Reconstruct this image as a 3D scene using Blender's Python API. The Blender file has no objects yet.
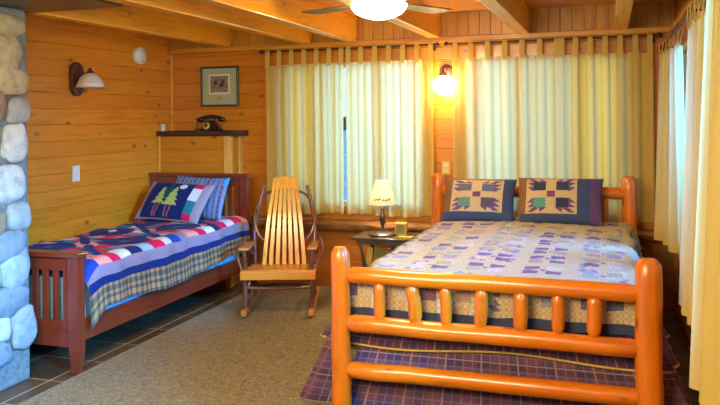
import bpy, bmesh, math, random
from mathutils import Vector, Matrix, noise as mnoise
random.seed(7)
S = bpy.context.scene
COL = S.collection
PI = math.pi
V = Vector

# ------------------------------------------------------------------ helpers
def lin(c):
    return tuple((x/12.92 if x <= .04045 else ((x+.055)/1.055)**2.4) for x in c)
def rgb(r, g, b):
    return lin((r/255, g/255, b/255))

ORG = {}
def empty(name, loc, label=None, cat=None, group=None, rz=0):
    o = bpy.data.objects.new(name, None); COL.objects.link(o)
    o.empty_display_size = .1
    o.location = loc; o.rotation_euler = (0, 0, rz)
    ORG[o.name] = Matrix.Translation(V(loc)) @ Matrix.Rotation(rz, 4, 'Z')
    tag(o, label, cat, group)
    return o
def tag(o, label=None, cat=None, group=None, kind=None):
    if label: o['label'] = label
    if cat: o['category'] = cat
    if group: o['group'] = group
    if kind: o['kind'] = kind
    return o
def root_of(o):
    while o.parent: o = o.parent
    return o
def obj(name, bm, mat, parent=None, smooth=False, world=True, loc=None, autosmooth=None, keep=False):
    """link bm as one mesh. world=True: coordinates in bm are world ones."""
    me = bpy.data.meshes.new(name)
    if not keep: bmesh.ops.recalc_face_normals(bm, faces=bm.faces)
    if world:
        if parent is not None:
            r = root_of(parent)
            if r.name in ORG: bm.transform(ORG[r.name].inverted())
        elif loc is not None:
            bm.transform(Matrix.Translation(-V(loc)))
    bm.to_mesh(me); bm.free()
    if smooth:
        for p in me.polygons: p.use_smooth = True
        if autosmooth:
            me.set_sharp_from_angle(angle=math.radians(autosmooth))
    if isinstance(mat, (list, tuple)):
        for m in mat: me.materials.append(m)
    else: me.materials.append(mat)
    o = bpy.data.objects.new(name, me); COL.objects.link(o)
    if parent is not None: o.parent = parent
    elif loc is not None:
        o.location = loc; ORG[o.name] = Matrix.Translation(V(loc))
    return o
def struct(name, bm, mat, **k):
    o = obj(name, bm, mat, **k); o['kind'] = 'structure'; return o
def BM(): return bmesh.new()

def box(bm, x0, y0, z0, x1, y1, z1, bev=0, seg=2, M=None):
    vs = [bm.verts.new((x, y, z)) for x in (x0, x1) for y in (y0, y1) for z in (z0, z1)]
    q = [(0,1,3,2),(4,6,7,5),(0,4,5,1),(2,3,7,6),(0,2,6,4),(1,5,7,3)]
    fs = [bm.faces.new([vs[i] for i in f]) for f in q]
    if bev:
        es = list({e for f in fs for e in f.edges})
        r = bmesh.ops.bevel(bm, geom=es, offset=bev, segments=seg, affect='EDGES', profile=.5)
        vs = list({v for f in r['faces'] for v in f.verts} | {v for v in vs if v.is_valid})
    if M is not None:
        for v in vs: v.co = M @ v.co
    return vs
def tube(bm, pts, rad, seg=10, caps=True, jit=0, squash=1, chamf=0):
    pts = [V(p) for p in pts]
    n = len(pts)
    if not hasattr(rad, '__len__'): rad = [rad]*n
    if chamf:   # rounded/chamfered ends
        d0 = (pts[1]-pts[0]).normalized(); d1 = (pts[-1]-pts[-2]).normalized()
        pts = [pts[0]] + [pts[0]+d0*chamf] + pts[1:-1] + [pts[-1]-d1*chamf] + [pts[-1]]
        rad = [rad[0]*.62] + [rad[0]] + list(rad[1:-1]) + [rad[-1]] + [rad[-1]*.62]
        n = len(pts)
    rings = []
    up = None
    for i in range(n):
        t = (pts[min(i+1, n-1)]-pts[max(i-1, 0)]).normalized()
        if up is None:
            a = V((0, 0, 1)) if abs(t.z) < .9 else V((0, 1, 0))
            up = (a - t*a.dot(t)).normalized()
        else:
            up = (up - t*up.dot(t)).normalized()
        sd = t.cross(up)
        ring = []
        for k in range(seg):
            an = 2*PI*k/seg
            r = rad[i]
            if jit: r *= 1 + jit*mnoise.noise(V((math.cos(an)*1.3+pts[i].x*3, math.sin(an)*1.3+pts[i].y*3, pts[i].z*3)))
            ring.append(bm.verts.new(pts[i] + up*(math.cos(an)*r*squash) + sd*(math.sin(an)*r)))
        rings.append(ring)
    for a, b in zip(rings, rings[1:]):
        for k in range(seg):
            bm.faces.new((a[k], a[(k+1) % seg], b[(k+1) % seg], b[k]))
    if caps:
        bm.faces.new(list(reversed(rings[0]))); bm.faces.new(rings[-1])
def smooth_path(pts, n=6):
    pts = [V(p) for p in pts]; out = []
    P = [pts[0]*2-pts[1]] + pts + [pts[-1]*2-pts[-2]]
    for i in range(1, len(P)-2):
        for k in range(n):
            t = k/n
            a, b, c, d = P[i-1], P[i], P[i+1], P[i+2]
            out.append(.5*((2*b)+(c-a)*t+(2*a-5*b+4*c-d)*t*t+(3*b-a-3*c+d)*t**3))
    out.append(pts[-1])
    return out
def lathe(bm, prof, c, seg=32, M=None, cap0=True, cap1=True):
    rings = []
    for r, z in prof:
        rings.append([bm.verts.new((c[0]+r*math.cos(2*PI*k/seg), c[1]+r*math.sin(2*PI*k/seg), c[2]+z)) for k in range(seg)])
    for a, b in zip(rings, rings[1:]):
        for k in range(seg): bm.faces.new((a[k], a[(k+1) % seg], b[(k+1) % seg], b[k]))
    if cap0: bm.faces.new(list(reversed(rings[0])))
    if cap1: bm.faces.new(rings[-1])
    if M is not None:
        for r in rings:
            for v in r: v.co = M @ v.co
def prism(bm, poly, d0, d1, axis='y', bev=0):
    """poly: 2D outline in the plane across axis; extruded d0..d1"""
    def P(a, b, d):
        return (a, d, b) if axis == 'y' else ((d, a, b) if axis == 'x' else (a, b, d))
    A = [bm.verts.new(P(a, b, d0)) for a, b in poly]; B = [bm.verts.new(P(a, b, d1)) for a, b in poly]
    n = len(poly)
    f = [bm.faces.new(A), bm.faces.new(B[::-1])]
    for i in range(n): bm.faces.new((A[i], B[i], B[(i+1) % n], A[(i+1) % n]))
    if bev:
        es = list({e for x in f for e in x.edges})
        bmesh.ops.bevel(bm, geom=es, offset=bev, segments=2, affect='EDGES', profile=.5)
def ellipsoid(bm, c, rx, ry, rz, M=None, u=20, v=12):
    r = bmesh.ops.create_uvsphere(bm, u_segments=u, v_segments=v, radius=1)
    for w in r['verts']:
        w.co = V((w.co.x*rx, w.co.y*ry, w.co.z*rz)) + V(c)
        if M is not None: w.co = M @ w.co
    return r['verts']

# ------------------------------------------------------------------ materials
class NT:
    def __init__(s, name):
        s.m = bpy.data.materials.new(name); s.m.use_nodes = True
        s.t = s.m.node_tree; s.t.nodes.clear()
        s.out = s.n('ShaderNodeOutputMaterial')
    def n(s, ty, **k):
        x = s.t.nodes.new(ty)
        for a, b in k.items(): setattr(x, a, b)
        return x
    def l(s, a, b): s.t.links.new(a, b)
    def math(s, op, a, b=None, c=None):
        x = s.n('ShaderNodeMath', operation=op)
        for i, v in enumerate((a, b, c)):
            if v is None: continue
            if isinstance(v, (int, float)): x.inputs[i].default_value = v
            else: s.l(v, x.inputs[i])
        return x.outputs[0]
    def mix(s, f, a, b, blend='MIX'):
        x = s.n('ShaderNodeMix', data_type='RGBA', blend_type=blend)
        for i, v in ((0, f), (6, a), (7, b)):
            if isinstance(v, (int, float)): x.inputs[i].default_value = v
            elif isinstance(v, tuple): x.inputs[i].default_value = (*v[:3], 1)
            else: s.l(v, x.inputs[i])
        return x.outputs[2]
    def ramp(s, f, stops):
        x = s.n('ShaderNodeValToRGB'); e = x.color_ramp.elements
        while len(e) < len(stops): e.new(.5)
        for i, (p, c) in enumerate(stops): e[i].position = p; e[i].color = (*c[:3], 1)
        s.l(f, x.inputs[0]); return x.outputs[0]
    def coord(s, kind='Object'):
        return s.n('ShaderNodeTexCoord').outputs[kind]
    def mapping(s, v, scale=(1, 1, 1), loc=(0, 0, 0)):
        x = s.n('ShaderNodeMapping'); s.l(v, x.inputs[0])
        x.inputs[1].default_value = loc; x.inputs[3].default_value = scale; return x.outputs[0]
    def noise(s, v, scale, detail=4, rough=.55, dist=0):
        x = s.n('ShaderNodeTexNoise'); s.l(v, x.inputs['Vector'])
        x.inputs['Scale'].default_value = scale; x.inputs['Detail'].default_value = detail
        x.inputs['Roughness'].default_value = rough; x.inputs['Distortion'].default_value = dist
        return x.outputs['Fac']
    def bsdf(s, col, rough=.5, bump=None, bs=.2, bd=.01, coat=0, metal=0, sheen=0, spec=.5):
        b = s.n('ShaderNodeBsdfPrincipled')
        if isinstance(col, tuple): b.inputs['Base Color'].default_value = (*col[:3], 1)
        else: s.l(col, b.inputs['Base Color'])
        if isinstance(rough, (int, float)): b.inputs['Roughness'].default_value = rough
        else: s.l(rough, b.inputs['Roughness'])
        b.inputs['Metallic'].default_value = metal
        b.inputs['Coat Weight'].default_value = coat; b.inputs['Coat Roughness'].default_value = .12
        b.inputs['Sheen Weight'].default_value = sheen
        b.inputs['Specular IOR Level'].default_value = spec
        if bump is not None:
            k = s.n('ShaderNodeBump'); k.inputs['Strength'].default_value = bs; k.inputs['Distance'].default_value = bd
            s.l(bump, k.inputs['Height']); s.l(k.outputs[0], b.inputs['Normal'])
        return b.outputs[0]
    def done(s, sh): s.l(sh, s.out.inputs[0]); return s.m

def plain(name, col, rough=.5, metal=0, coat=0, nz=.08, scale=30):
    t = NT(name); n = t.noise(t.coord(), scale)
    dark = tuple(c*(1-nz*2) for c in col); lt = tuple(min(1, c*(1+nz)) for c in col)
    return t.done(t.bsdf(t.ramp(n, [(.3, dark), (.7, lt)]), rough, metal=metal, coat=coat, bump=n, bs=.08))

def wood(name, base, axis='x', pitch=None, paxis='z', rough=.4, coat=.25, knots=1, vary=.22, grain=1, p0=0, dark=None):
    """timber with grain along axis; pitch/paxis: board width for board-to-board colour change"""
    t = NT(name); co = t.coord()
    sx = {'x': (1, 14, 14), 'y': (14, 1, 14), 'z': (14, 14, 1)}[axis]
    sep = t.n('ShaderNodeSeparateXYZ'); t.l(co, sep.inputs[0])
    vec = co
    wn = None
    if pitch:
        idx = t.math('FLOOR', t.math('DIVIDE', t.math('SUBTRACT', sep.outputs[paxis.upper()], p0), pitch))
        w = t.n('ShaderNodeTexWhiteNoise', noise_dimensions='1D'); t.l(idx, w.inputs['W']); wn = w.outputs['Value']
        off = t.n('ShaderNodeVectorMath', operation='ADD'); t.l(co, off.inputs[0])
        cmb = t.n('ShaderNodeCombineXYZ')
        for i in range(3): t.l(t.math('MULTIPLY', wn, 7.3+i), cmb.inputs[i])
        t.l(cmb.outputs[0], off.inputs[1]); vec = off.outputs[0]
    m = t.mapping(vec, sx)
    g = t.noise(m, 2.2*grain, 5, .6, .6)
    g2 = t.noise(m, 9*grain, 3, .6, .2)
    dark = dark or tuple(c*f for c, f in zip(base, (.62, .52, .4)))
    lt = tuple(min(1, c*f) for c, f in zip(base, (1.12, 1.14, 1.2)))
    col = t.ramp(g, [(.28, dark), (.5, base), (.75, lt)])
    col = t.mix(t.math('MULTIPLY', g2, .35), col, dark)
    if wn is not None:
        col = t.mix(t.math('MULTIPLY', wn, vary*2.2), col, tuple(c*f for c, f in zip(base, (.66, .56, .45))))
    if knots:
        ks = {'x': (4.4, 7.7, 7.7), 'y': (7.7, 4.4, 7.7), 'z': (7.7, 7.7, 4.4)}[axis]
        vo = t.n('ShaderNodeTexVoronoi', feature='F1'); t.l(t.mapping(vec, ks), vo.inputs['Vector']); vo.inputs['Scale'].default_value = 1.0
        d = vo.outputs['Distance']
        sc = t.n('ShaderNodeSeparateColor'); t.l(vo.outputs['Color'], sc.inputs[0])
        gate = t.math('GREATER_THAN', sc.outputs[0], .4)
        k = t.math('MULTIPLY', t.ramp(d, [(.08, (1, 1, 1)), (.18, (0, 0, 0))]), gate)
        col = t.mix(t.math('MULTIPLY', k, .9*knots), col, tuple(c*f for c, f in zip(base, (.3, .18, .12))))
    return t.done(t.bsdf(col, rough, bump=g2, bs=.1, bd=.004, coat=coat))

def cloth_attr(name, scale=260, bs=.25, extra=.0):
    """woven cloth whose pattern is in the mesh's colour attribute 'pattern'"""
    t = NT(name); a = t.n('ShaderNodeAttribute', attribute_name='pattern')
    co = t.coord()
    n = t.noise(co, scale, 2); n2 = t.noise(co, 16, 3)
    col = t.mix(t.math('MULTIPLY', n, .12), a.outputs['Color'], (.02, .02, .03))
    h = t.math('ADD', t.math('MULTIPLY', n2, 1.6), t.math('MULTIPLY', n, .25))
    return t.done(t.bsdf(col, .92, bump=h, bs=bs, bd=.02, sheen=.02, spec=.15))

def emit(name, col, st):
    t = NT(name); e = t.n('ShaderNodeEmission'); e.inputs[0].default_value = (*col, 1); e.inputs[1].default_value = st
    return t.done(e.outputs[0])

PINE = rgb(214, 140, 38)
M = {}
M['wall_x'] = wood('pine_wall_boards_x', rgb(204, 126, 20), 'x', .13, 'z')
M['wall_y'] = wood('pine_wall_boards_y', rgb(232, 146, 30), 'y', .13, 'z')
M['wall_low'] = wood('pine_boards_reddish', rgb(184, 104, 26), 'x', .13, 'z')
M['board_v'] = wood('pine_upright_boards', rgb(208, 148, 36), 'z', .098, 'x', knots=.5)
M['ceil'] = wood('pine_ceiling_boards', rgb(228, 142, 24), 'x', .13, 'y')
M['beam'] = wood('pine_beam', rgb(238, 158, 30), 'y', knots=1.0)
M['trimx'] = wood('pine_trim_along', rgb(204, 138, 30), 'x', knots=.6)
M['trimz'] = wood('pine_trim_upright', rgb(222, 160, 66), 'z', knots=.3)
M['trimy'] = wood('pine_trim_deep', rgb(190, 118, 36), 'y', knots=.5)
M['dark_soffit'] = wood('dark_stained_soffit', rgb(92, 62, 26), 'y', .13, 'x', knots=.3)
LOGC = rgb(218, 114, 10)
M['log_x'] = wood('varnished_log_x', LOGC, 'x', rough=.34, coat=.4, knots=.9, grain=.8)
M['log_y'] = wood('varnished_log_y', LOGC, 'y', rough=.34, coat=.4, knots=.9, grain=.8)
M['log_z'] = wood('varnished_log_z', LOGC, 'z', rough=.34, coat=.4, knots=.9, grain=.8)
CH = rgb(124, 50, 28)
for a in 'xyz':
    M['cherry_'+a] = wood('cherry_wood_'+a, CH, a, rough=.3, coat=.4, knots=0, vary=0, dark=tuple(c*.55 for c in CH))
M['slat'] = wood('rocker_slat_wood', rgb(236, 160, 44), 'z', rough=.35, coat=.4, knots=.0)
M['slat_x'] = wood('rocker_board_wood', rgb(212, 128, 36), 'x', rough=.35, coat=.4, knots=.3)
M['slat_y'] = wood('rocker_armrest_wood', rgb(200, 130, 56), 'y', rough=.35, coat=.4, knots=.2)
M['bark'] = plain('twig_bark', rgb(118, 58, 32), .5, coat=.4, nz=.35, scale=24)
M['table'] = wood('dark_table_wood', rgb(76, 58, 38), 'x', rough=.35, coat=.4, knots=0)
M['iron'] = plain('dark_bronze_metal', rgb(60, 44, 36), .45, metal=.5)
M['bronze'] = plain('brown_bronze_plate', rgb(92, 52, 44), .5, metal=.2)
M['blade'] = wood('fan_blade_wood', rgb(104, 84, 36), 'x', rough=.6, coat=.1, knots=.2)
M['white'] = plain('white_plastic', rgb(226, 226, 220), .4, nz=.03)
M['almond'] = plain('almond_plastic', rgb(206, 176, 96), .45, nz=.03)
M['brownplate'] = plain('brown_plastic', rgb(120, 84, 36), .5, nz=.03)
M['black'] = plain('black_bakelite', rgb(24, 20, 20), .25, coat=.5, nz=.1)
M['brass'] = plain('brass', rgb(210, 160, 60), .3, metal=1)
M['ivory'] = plain('ivory_ring', rgb(206, 176, 80), .4)
M['frame'] = plain('dark_picture_frame', rgb(58, 34, 26), .4, coat=.2)
M['mat'] = plain('sage_green_mat_board', rgb(160, 172, 142), .8, nz=.02)
M['cream'] = plain('cream_paper', rgb(226, 216, 178), .8, nz=.02)
M['lampdark'] = plain('turned_dark_lamp_wood', rgb(66, 34, 22), .35, coat=.4)
M['whitewin'] = plain('window_vinyl', rgb(210, 206, 190), .5, nz=.02)
M['ltblue'] = plain('light_blue_sheet', rgb(120, 178, 220), .9, nz=.05)
M['creamsheet'] = plain('cream_sheet', rgb(206, 196, 168), .9, nz=.05)
M['tan_piping'] = plain('tan_piping', rgb(204, 160, 66), .8)
M['cloth'] = cloth_attr('patterned_cloth')
M['olive'] = plain('olive_brown_cover', rgb(128, 112, 48), .6, nz=.2, scale=12)
M['yellowcover'] = plain('straw_yellow_cover', rgb(190, 152, 62), .6, nz=.12, scale=12)
M['slategrey'] = plain('dark_slate_grey', rgb(62, 66, 70), .6)
M['mortar'] = plain('grey_mortar', rgb(108, 114, 112), .95, nz=.2, scale=40)

def bark_slab(name, c1, c2, axis='x'):
    t = NT(name); co = t.mapping(t.coord(), (1, 5, 5) if axis == 'x' else (5, 1, 5))
    n = t.noise(co, 5, 6, .7, .5)
    return t.done(t.bsdf(t.ramp(n, [(.3, c1), (.62, c2), (.8, tuple(min(1, c*1.3) for c in c2))]), .6, bump=n, bs=.7, bd=.03, coat=.1))
M['ledge'] = bark_slab('rough_log_edge', rgb(58, 36, 18), rgb(176, 112, 46))
M['slab'] = bark_slab('dark_live_edge_slab', rgb(28, 16, 12), rgb(74, 44, 26))

def stone_mat(name, base):
    t = NT(name); co = t.coord(); n = t.noise(co, 14, 6, .65); n2 = t.noise(co, 55, 4)
    col = t.ramp(n, [(.25, tuple(c*.55 for c in base)), (.5, base), (.78, tuple(min(1, c*1.35) for c in base))])
    return t.done(t.bsdf(t.mix(t.math('MULTIPLY', n2, .25), col, (.1, .1, .09)), .8, bump=t.math('ADD', n, n2), bs=.4, bd=.015))
STONE = [stone_mat('river_stone_'+k, c) for k, c in (('grey', rgb(150, 152, 148)), ('tan', rgb(176, 158, 118)), ('pale', rgb(188, 184, 168)), ('brown', rgb(150, 122, 92)), ('slate', rgb(120, 128, 132)))]

def slate_tile():
    t = NT('slate_floor_tile'); co = t.coord()
    br = t.n('ShaderNodeTexBrick', offset=0, squash=1); t.l(t.mapping(co, (1, 1, 1), (.205, .085, 0)), br.inputs['Vector'])
    br.inputs['Scale'].default_value = 1; br.inputs['Mortar Size'].default_value = .006
    br.inputs['Brick Width'].default_value = .385; br.inputs['Row Height'].default_value = .385
    br.inputs['Mortar Smooth'].default_value = .2; br.inputs['Bias'].default_value = 0
    br.inputs['Color1'].default_value = (*rgb(86, 66, 44), 1); br.inputs['Color2'].default_value = (*rgb(112, 82, 50), 1)
    br.inputs['Mortar'].default_value = (*rgb(184, 150, 100), 1)
    n = t.noise(co, 7, 6, .65)
    c2 = t.mix(t.math('MULTIPLY', n, .6), br.outputs['Color'], rgb(46, 46, 44))
    col = t.mix(br.outputs['Fac'], c2, rgb(184, 150, 100))
    return t.done(t.bsdf(col, t.ramp(n, [(.3, (.28,)*3), (.7, (.5,)*3)]), bump=t.math('SUBTRACT', n, br.outputs['Fac']), bs=.3, bd=.006))
M['slate'] = slate_tile()
def carpet_mat():
    t = NT('olive_carpet'); co = t.coord()
    n = t.noise(co, 38, 3, .6, 1.6); n2 = t.noise(co, 2.5, 3); n3 = t.noise(co, 300, 2)
    col = t.ramp(n, [(.36, rgb(66, 48, 10)), (.5, rgb(116, 88, 22)), (.64, rgb(154, 120, 38))])
    col = t.mix(t.math('MULTIPLY', n2, .25), col, rgb(110, 94, 50))
    return t.done(t.bsdf(col, .95, bump=t.math('ADD', n, n3), bs=.6, bd=.012, spec=.1, sheen=.2))
M['carpet'] = carpet_mat()

def curtain_mat(name, c, tr, tp):
    t = NT(name); co = t.coord(); n = t.noise(co, 220, 2); n2 = t.noise(co, 2.2, 2)
    col = t.mix(t.math('MULTIPLY', n2, .3), c, tuple(x*f for x, f in zip(c, (.94, .9, .8))))
    d = t.n('ShaderNodeBsdfDiffuse'); t.l(col, d.inputs[0])
    k = t.n('ShaderNodeBump'); k.inputs['Strength'].default_value = .15; k.inputs['Distance'].default_value = .004; t.l(n, k.inputs['Height']); t.l(k.outputs[0], d.inputs['Normal'])
    b = t.n('ShaderNodeBsdfTranslucent'); b.inputs[0].default_value = (*rgb(234, 218, 160), 1)
    p = t.n('ShaderNodeBsdfTransparent'); p.inputs[0].default_value = (*c, 1)
    m1 = t.n('ShaderNodeMixShader'); m1.inputs[0].default_value = tr; t.l(d.outputs[0], m1.inputs[1]); t.l(b.outputs[0], m1.inputs[2])
    m2 = t.n('ShaderNodeMixShader'); m2.inputs[0].default_value = tp; t.l(m1.outputs[0], m2.inputs[1]); t.l(p.outputs[0], m2.inputs[2])
    return t.done(m2.outputs[0])
M['curtain'] = curtain_mat('cream_curtain_cloth', rgb(218, 186, 98), .36, .06)

def glass_mat():
    t = NT('window_glass'); a = t.n('ShaderNodeBsdfTransparent'); g = t.n('ShaderNodeBsdfGlossy'); g.inputs['Roughness'].default_value = .02
    a.inputs[0].default_value = (.95, .98, .98, 1)
    f = t.n('ShaderNodeFresnel'); f.inputs[0].default_value = 1.45
    m = t.n('ShaderNodeMixShader'); t.l(f.outputs[0], m.inputs[0]); t.l(a.outputs[0], m.inputs[1]); t.l(g.outputs[0], m.inputs[2])
    return t.done(m.outputs[0])
M['glass'] = glass_mat()
def pic_glass():
    t = NT('picture_print'); co = t.coord(); n = t.noise(co, 40, 5, .6)
    return t.done(t.bsdf(t.ramp(n, [(.3, rgb(70, 58, 52)), (.6, rgb(150, 136, 122))]), .7))
M['print'] = pic_glass()
def shade_mat():
    t = NT('lamp_shade_cloth'); d = t.n('ShaderNodeBsdfDiffuse'); d.inputs[0].default_value = (*rgb(252, 242, 214), 1)
    b = t.n('ShaderNodeBsdfTranslucent'); b.inputs[0].default_value = (*rgb(255, 246, 220), 1)
    m = t.n('ShaderNodeMixShader'); m.inputs[0].default_value = .6; t.l(d.outputs[0], m.inputs[1]); t.l(b.outputs[0], m.inputs[2])
    return t.done(m.outputs[0])
M['shade'] = shade_mat()
M['frost'] = plain('frosted_white_glass', rgb(214, 208, 196), .35, nz=.04)
M['lake'] = plain('lake_water', rgb(110, 205, 235), .35, nz=.2, scale=.3)
M['forest'] = plain('far_forest', rgb(44, 74, 52), .95, nz=.4, scale=.4)
M['grass'] = plain('lawn_grass', rgb(96, 128, 40), .95, nz=.3, scale=6)

# ------------------------------------------------------------------ room numbers
XL, XR, YB, YF, ZC = -4.193, .51, 6.586, -1.2, 2.51
PITCH = .13
def plank_panel(bm, a0, a1, z0, z1, axis, surf, depth, into, pitch=PITCH, g=.005):
    """boards running along axis ('x' or 'y') or standing ('v' = upright, along x), V grooved, surface at surf facing 'into' (+1/-1), depth behind"""
    lo, hi = (z0, z1) if axis != 'v' else (a0, a1)
    k0 = math.floor(lo/pitch + 1e-6); cuts = []
    k = k0
    while k*pitch < hi-1e-6:
        b0, b1 = max(lo, k*pitch), min(hi, (k+1)*pitch)
        if b1-b0 > 2*g: cuts.append((b0, b1))
        k += 1
    prof = []
    for b0, b1 in cuts:
        prof += [(b0, g), (b0+g, 0), (b1-g, 0), (b1, g)]
    prof = [(lo, depth)] + prof + [(hi, depth)]
    def P(b, d, e):
        c = surf - into*d
        if axis == 'x': return (e, c, b)
        if axis == 'y': return (c, e, b)
        return (b, c, e)
    e0, e1 = (a0, a1) if axis != 'v' else (z0, z1)
    A = [bm.verts.new(P(b, d, e0)) for b, d in prof]; B = [bm.verts.new(P(b, d, e1)) for b, d in prof]
    n = len(prof)
    for i in range(n): bm.faces.new((A[i], A[(i+1) % n], B[(i+1) % n], B[i]))
    bm.faces.new(A[::-1]); bm.faces.new(B)

WZ0, WZ1 = .76, 2.10
# floor (slate tile base) and carpet
bm = BM(); box(bm, XL-.15, YF-.15, -.12, XR+.15, YB+.15, 0)
struct('floor', bm, M['slate'])
bm = BM()
nx, ny = 30, 60
cx0, cx1, cy0, cy1 = -3.17, -.35, YF+.05, YB-.03
box(bm, cx0, cy0, .001, cx1, cy1, .012, bev=.005, seg=2)
cp = obj('carpet', bm, M['carpet'], loc=((cx0+cx1)/2, (cy0+cy1)/2, 0))
tag(cp, 'olive tan flecked carpet laid over the slate tile floor', 'carpet')

# left wall
bm = BM(); plank_panel(bm, YF-.15, YB+.15, 0, 2.56, 'y', XL, .12, 1); struct('wall_left', bm, M['wall_y'])
# back wall with two openings; the boards below the log ledge are redder
W1 = (-3.02, -1.60); W2 = (-1.20, .20)
def backparts(z0, z1, holes):
    bm = BM()
    xs = [XL-.1]
    if holes:
        for a, b in (W1, W2): xs += [a, b]
    xs += [XR+.1]
    for a, b in zip(xs[::2], xs[1::2]): plank_panel(bm, a, b, z0, z1, 'x', YB, .12, -1)
    return bm
bm = backparts(.60, WZ0, False); b2 = backparts(WZ0, WZ1, True); b3 = backparts(WZ1, 2.26, False)
me = bpy.data.meshes.new('t')
for q in (b2, b3):
    q.to_mesh(me); bm.from_mesh(me); q.free()
struct('wall_back', bm, M['wall_x'])
bm = backparts(0, .60, False); struct('wall_back_lower', bm, M['wall_low'])
bm = BM(); plank_panel(bm, XL, XR, 2.26, 2.56, 'v', YB, .12, -1, pitch=.098); struct('wall_back_upper', bm, M['board_v'])
# right wall, three openings along Y: two curtained, one bare nearer the room's front
RW = [(.35, 2.15), (2.55, 4.50), (4.75, 6.38)]
bm = BM()
plank_panel(bm, YF-.15, YB+.12, 0, WZ0, 'y', XR, .12, -1)
ys = [YF-.15] + [q for r in RW for q in r] + [YB+.12]
for a, b in zip(ys[::2], ys[1::2]): plank_panel(bm, a, b, WZ0, WZ1, 'y', XR, .12, -1)
plank_panel(bm, YF-.15, YB+.12, WZ1, 2.56, 'y', XR, .12, -1)
struct('wall_right', bm, wood('pine_wall_boards_right', rgb(188, 114, 20), 'y', .13, 'z'))
bm = BM(); plank_panel(bm, XL, XR, 0, 2.56, 'x', YF, .12, 1); struct('wall_front', bm, M['wall_x'])
# ceiling
bm = BM()
prof = []
y = YF
while y < YB+.1:
    prof += [(y, .004), (y+.004, 0), (y+.126, 0), (y+.13, .004)]; y += .13
prof = [(YF, .08)] + prof + [(y, .08)]
A = [bm.verts.new((XL-.1, a, ZC+b)) for a, b in prof]; B = [bm.verts.new((XR+.1, a, ZC+b)) for a, b in prof]
for i in range(len(prof)): j = (i+1) % len(prof); bm.faces.new((A[i], A[j], B[j], B[i]))
bm.faces.new(A[::-1]); bm.faces.new(B)
struct('ceiling', bm, M['ceil'])
# beams along the depth of the room
for i, xr in enumerate((.15, -.64, -1.42, -2.19, -2.645, -3.475)):
    bm = BM(); box(bm, xr-.105, YF, 2.285, xr, YB, ZC, bev=.008)
    o = obj('ceiling_beam', bm, M['beam'], loc=(xr-.05, (YF+YB)/2, 2.285)); o['kind'] = 'structure'
# plate beam along the top of the back wall
bm = BM(); box(bm, XL, YB-.07, 2.245, XR, YB, 2.295, bev=.008); struct('trim_1', bm, M['trimx'])
bm = BM(); box(bm, XR-.05, YF, 2.24, XR, YB-.07, 2.29, bev=.008); struct('trim_2', bm, M['trimy'])
bm = BM(); box(bm, XL, YB-.022, .6, XL+.02, YB, 2.245, bev=.004); struct('trim_3', bm, M['trimz'])
bm = BM(); box(bm, XR-.025, YB-.03, 0, XR, YB, 2.245, bev=.004); struct('trim_4', bm, M['wall_low'])
# baseboards
bm = BM(); box(bm, -3.3, YB-.022, .0, XR-.03, YB, .085, bev=.006); struct('baseboard_back', bm, M['wall_low'])
bm = BM(); box(bm, XR-.022, YF, .0, XR, YB-.04, .085, bev=.006); struct('baseboard_right', bm, M['trimy'])
bm = BM(); box(bm, XL, 3.8, .0, XL+.02, 6.32, .085, bev=.006); struct('baseboard_left', bm, M['trimy'])
# bump-out in the far left corner carrying the slab shelf
BX1, BY0, BZ = -3.42, 6.335, 1.43
bm = BM()
plank_panel(bm, XL, BX1, 0, BZ, 'x', BY0, .04, -1)
plank_panel(bm, BY0+.04, YB, 0, BZ, 'y', BX1, .04, 1)
ba = struct('wall_alcove', bm, M['wall_x'])
bm = BM(); box(bm, XL+.005, BY0-.014, .0, XL+.028, BY0, BZ, bev=.003); struct('trim_5', bm, M['trimz'])
bm = BM(); box(bm, BX1-.05, BY0-.016, .0, BX1+.016, BY0, BZ, bev=.003); box(bm, BX1, BY0, 0, BX1+.016, BY0+.05, BZ, bev=.003); struct('trim_6', bm, M['trimz'])
bm = BM(); box(bm, BX1, YB-.07, 0, BX1+.016, YB-.001, BZ, bev=.003); struct('trim_7', bm, M['trimz'])
# dark soffit over the chimney
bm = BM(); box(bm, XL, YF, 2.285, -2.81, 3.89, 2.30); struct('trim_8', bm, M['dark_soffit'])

# ------------------------------------------------------------------ windows
def window(i, axis, a0, a1, mull):
    """axis 'x': in the back wall; 'y': in the right wall"""
    def bx(bm, u0, d0, z0, u1, d1, z1, bev=0):
        if axis == 'x': box(bm, u0, YB+d0, z0, u1, YB+d1, z1, bev)
        else: box(bm, XR+d0, u0, z0, XR+d1, u1, z1, bev)
    bm = BM(); f = .045
    bx(bm, a0, .01, WZ0, a1, .10, WZ0+f); bx(bm, a0, .01, WZ1-f, a1, .10, WZ1)
    bx(bm, a0, .01, WZ0+f, a0+f, .10, WZ1-f); bx(bm, a1-f, .01, WZ0+f, a1, .10, WZ1-f)
    w = struct('window_%d' % i, bm, M['whitewin'])
    bm = BM()
    for u in mull: bx(bm, u-.03, .03, WZ0+f, u+.03, .09, WZ1-f, .004)
    m = obj('mullion', bm, M['whitewin'], w, world=False)
    us = [a0+f] + [q for u in mull for q in (u-.03, u+.03)] + [a1-f]
    for u0, u1 in zip(us[::2], us[1::2]):
        bm = BM(); bx(bm, u0, .058, WZ0+f, u1, .064, WZ1-f); obj('pane', bm, M['glass'], w, world=False)
window(1, 'x', *W1, [-2.60, -2.02]); window(2, 'x', *W2, [-.73, -.27])
for i, (a, b) in enumerate(RW): window(3+i, 'y', a, b, [(a+b)/2])
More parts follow.
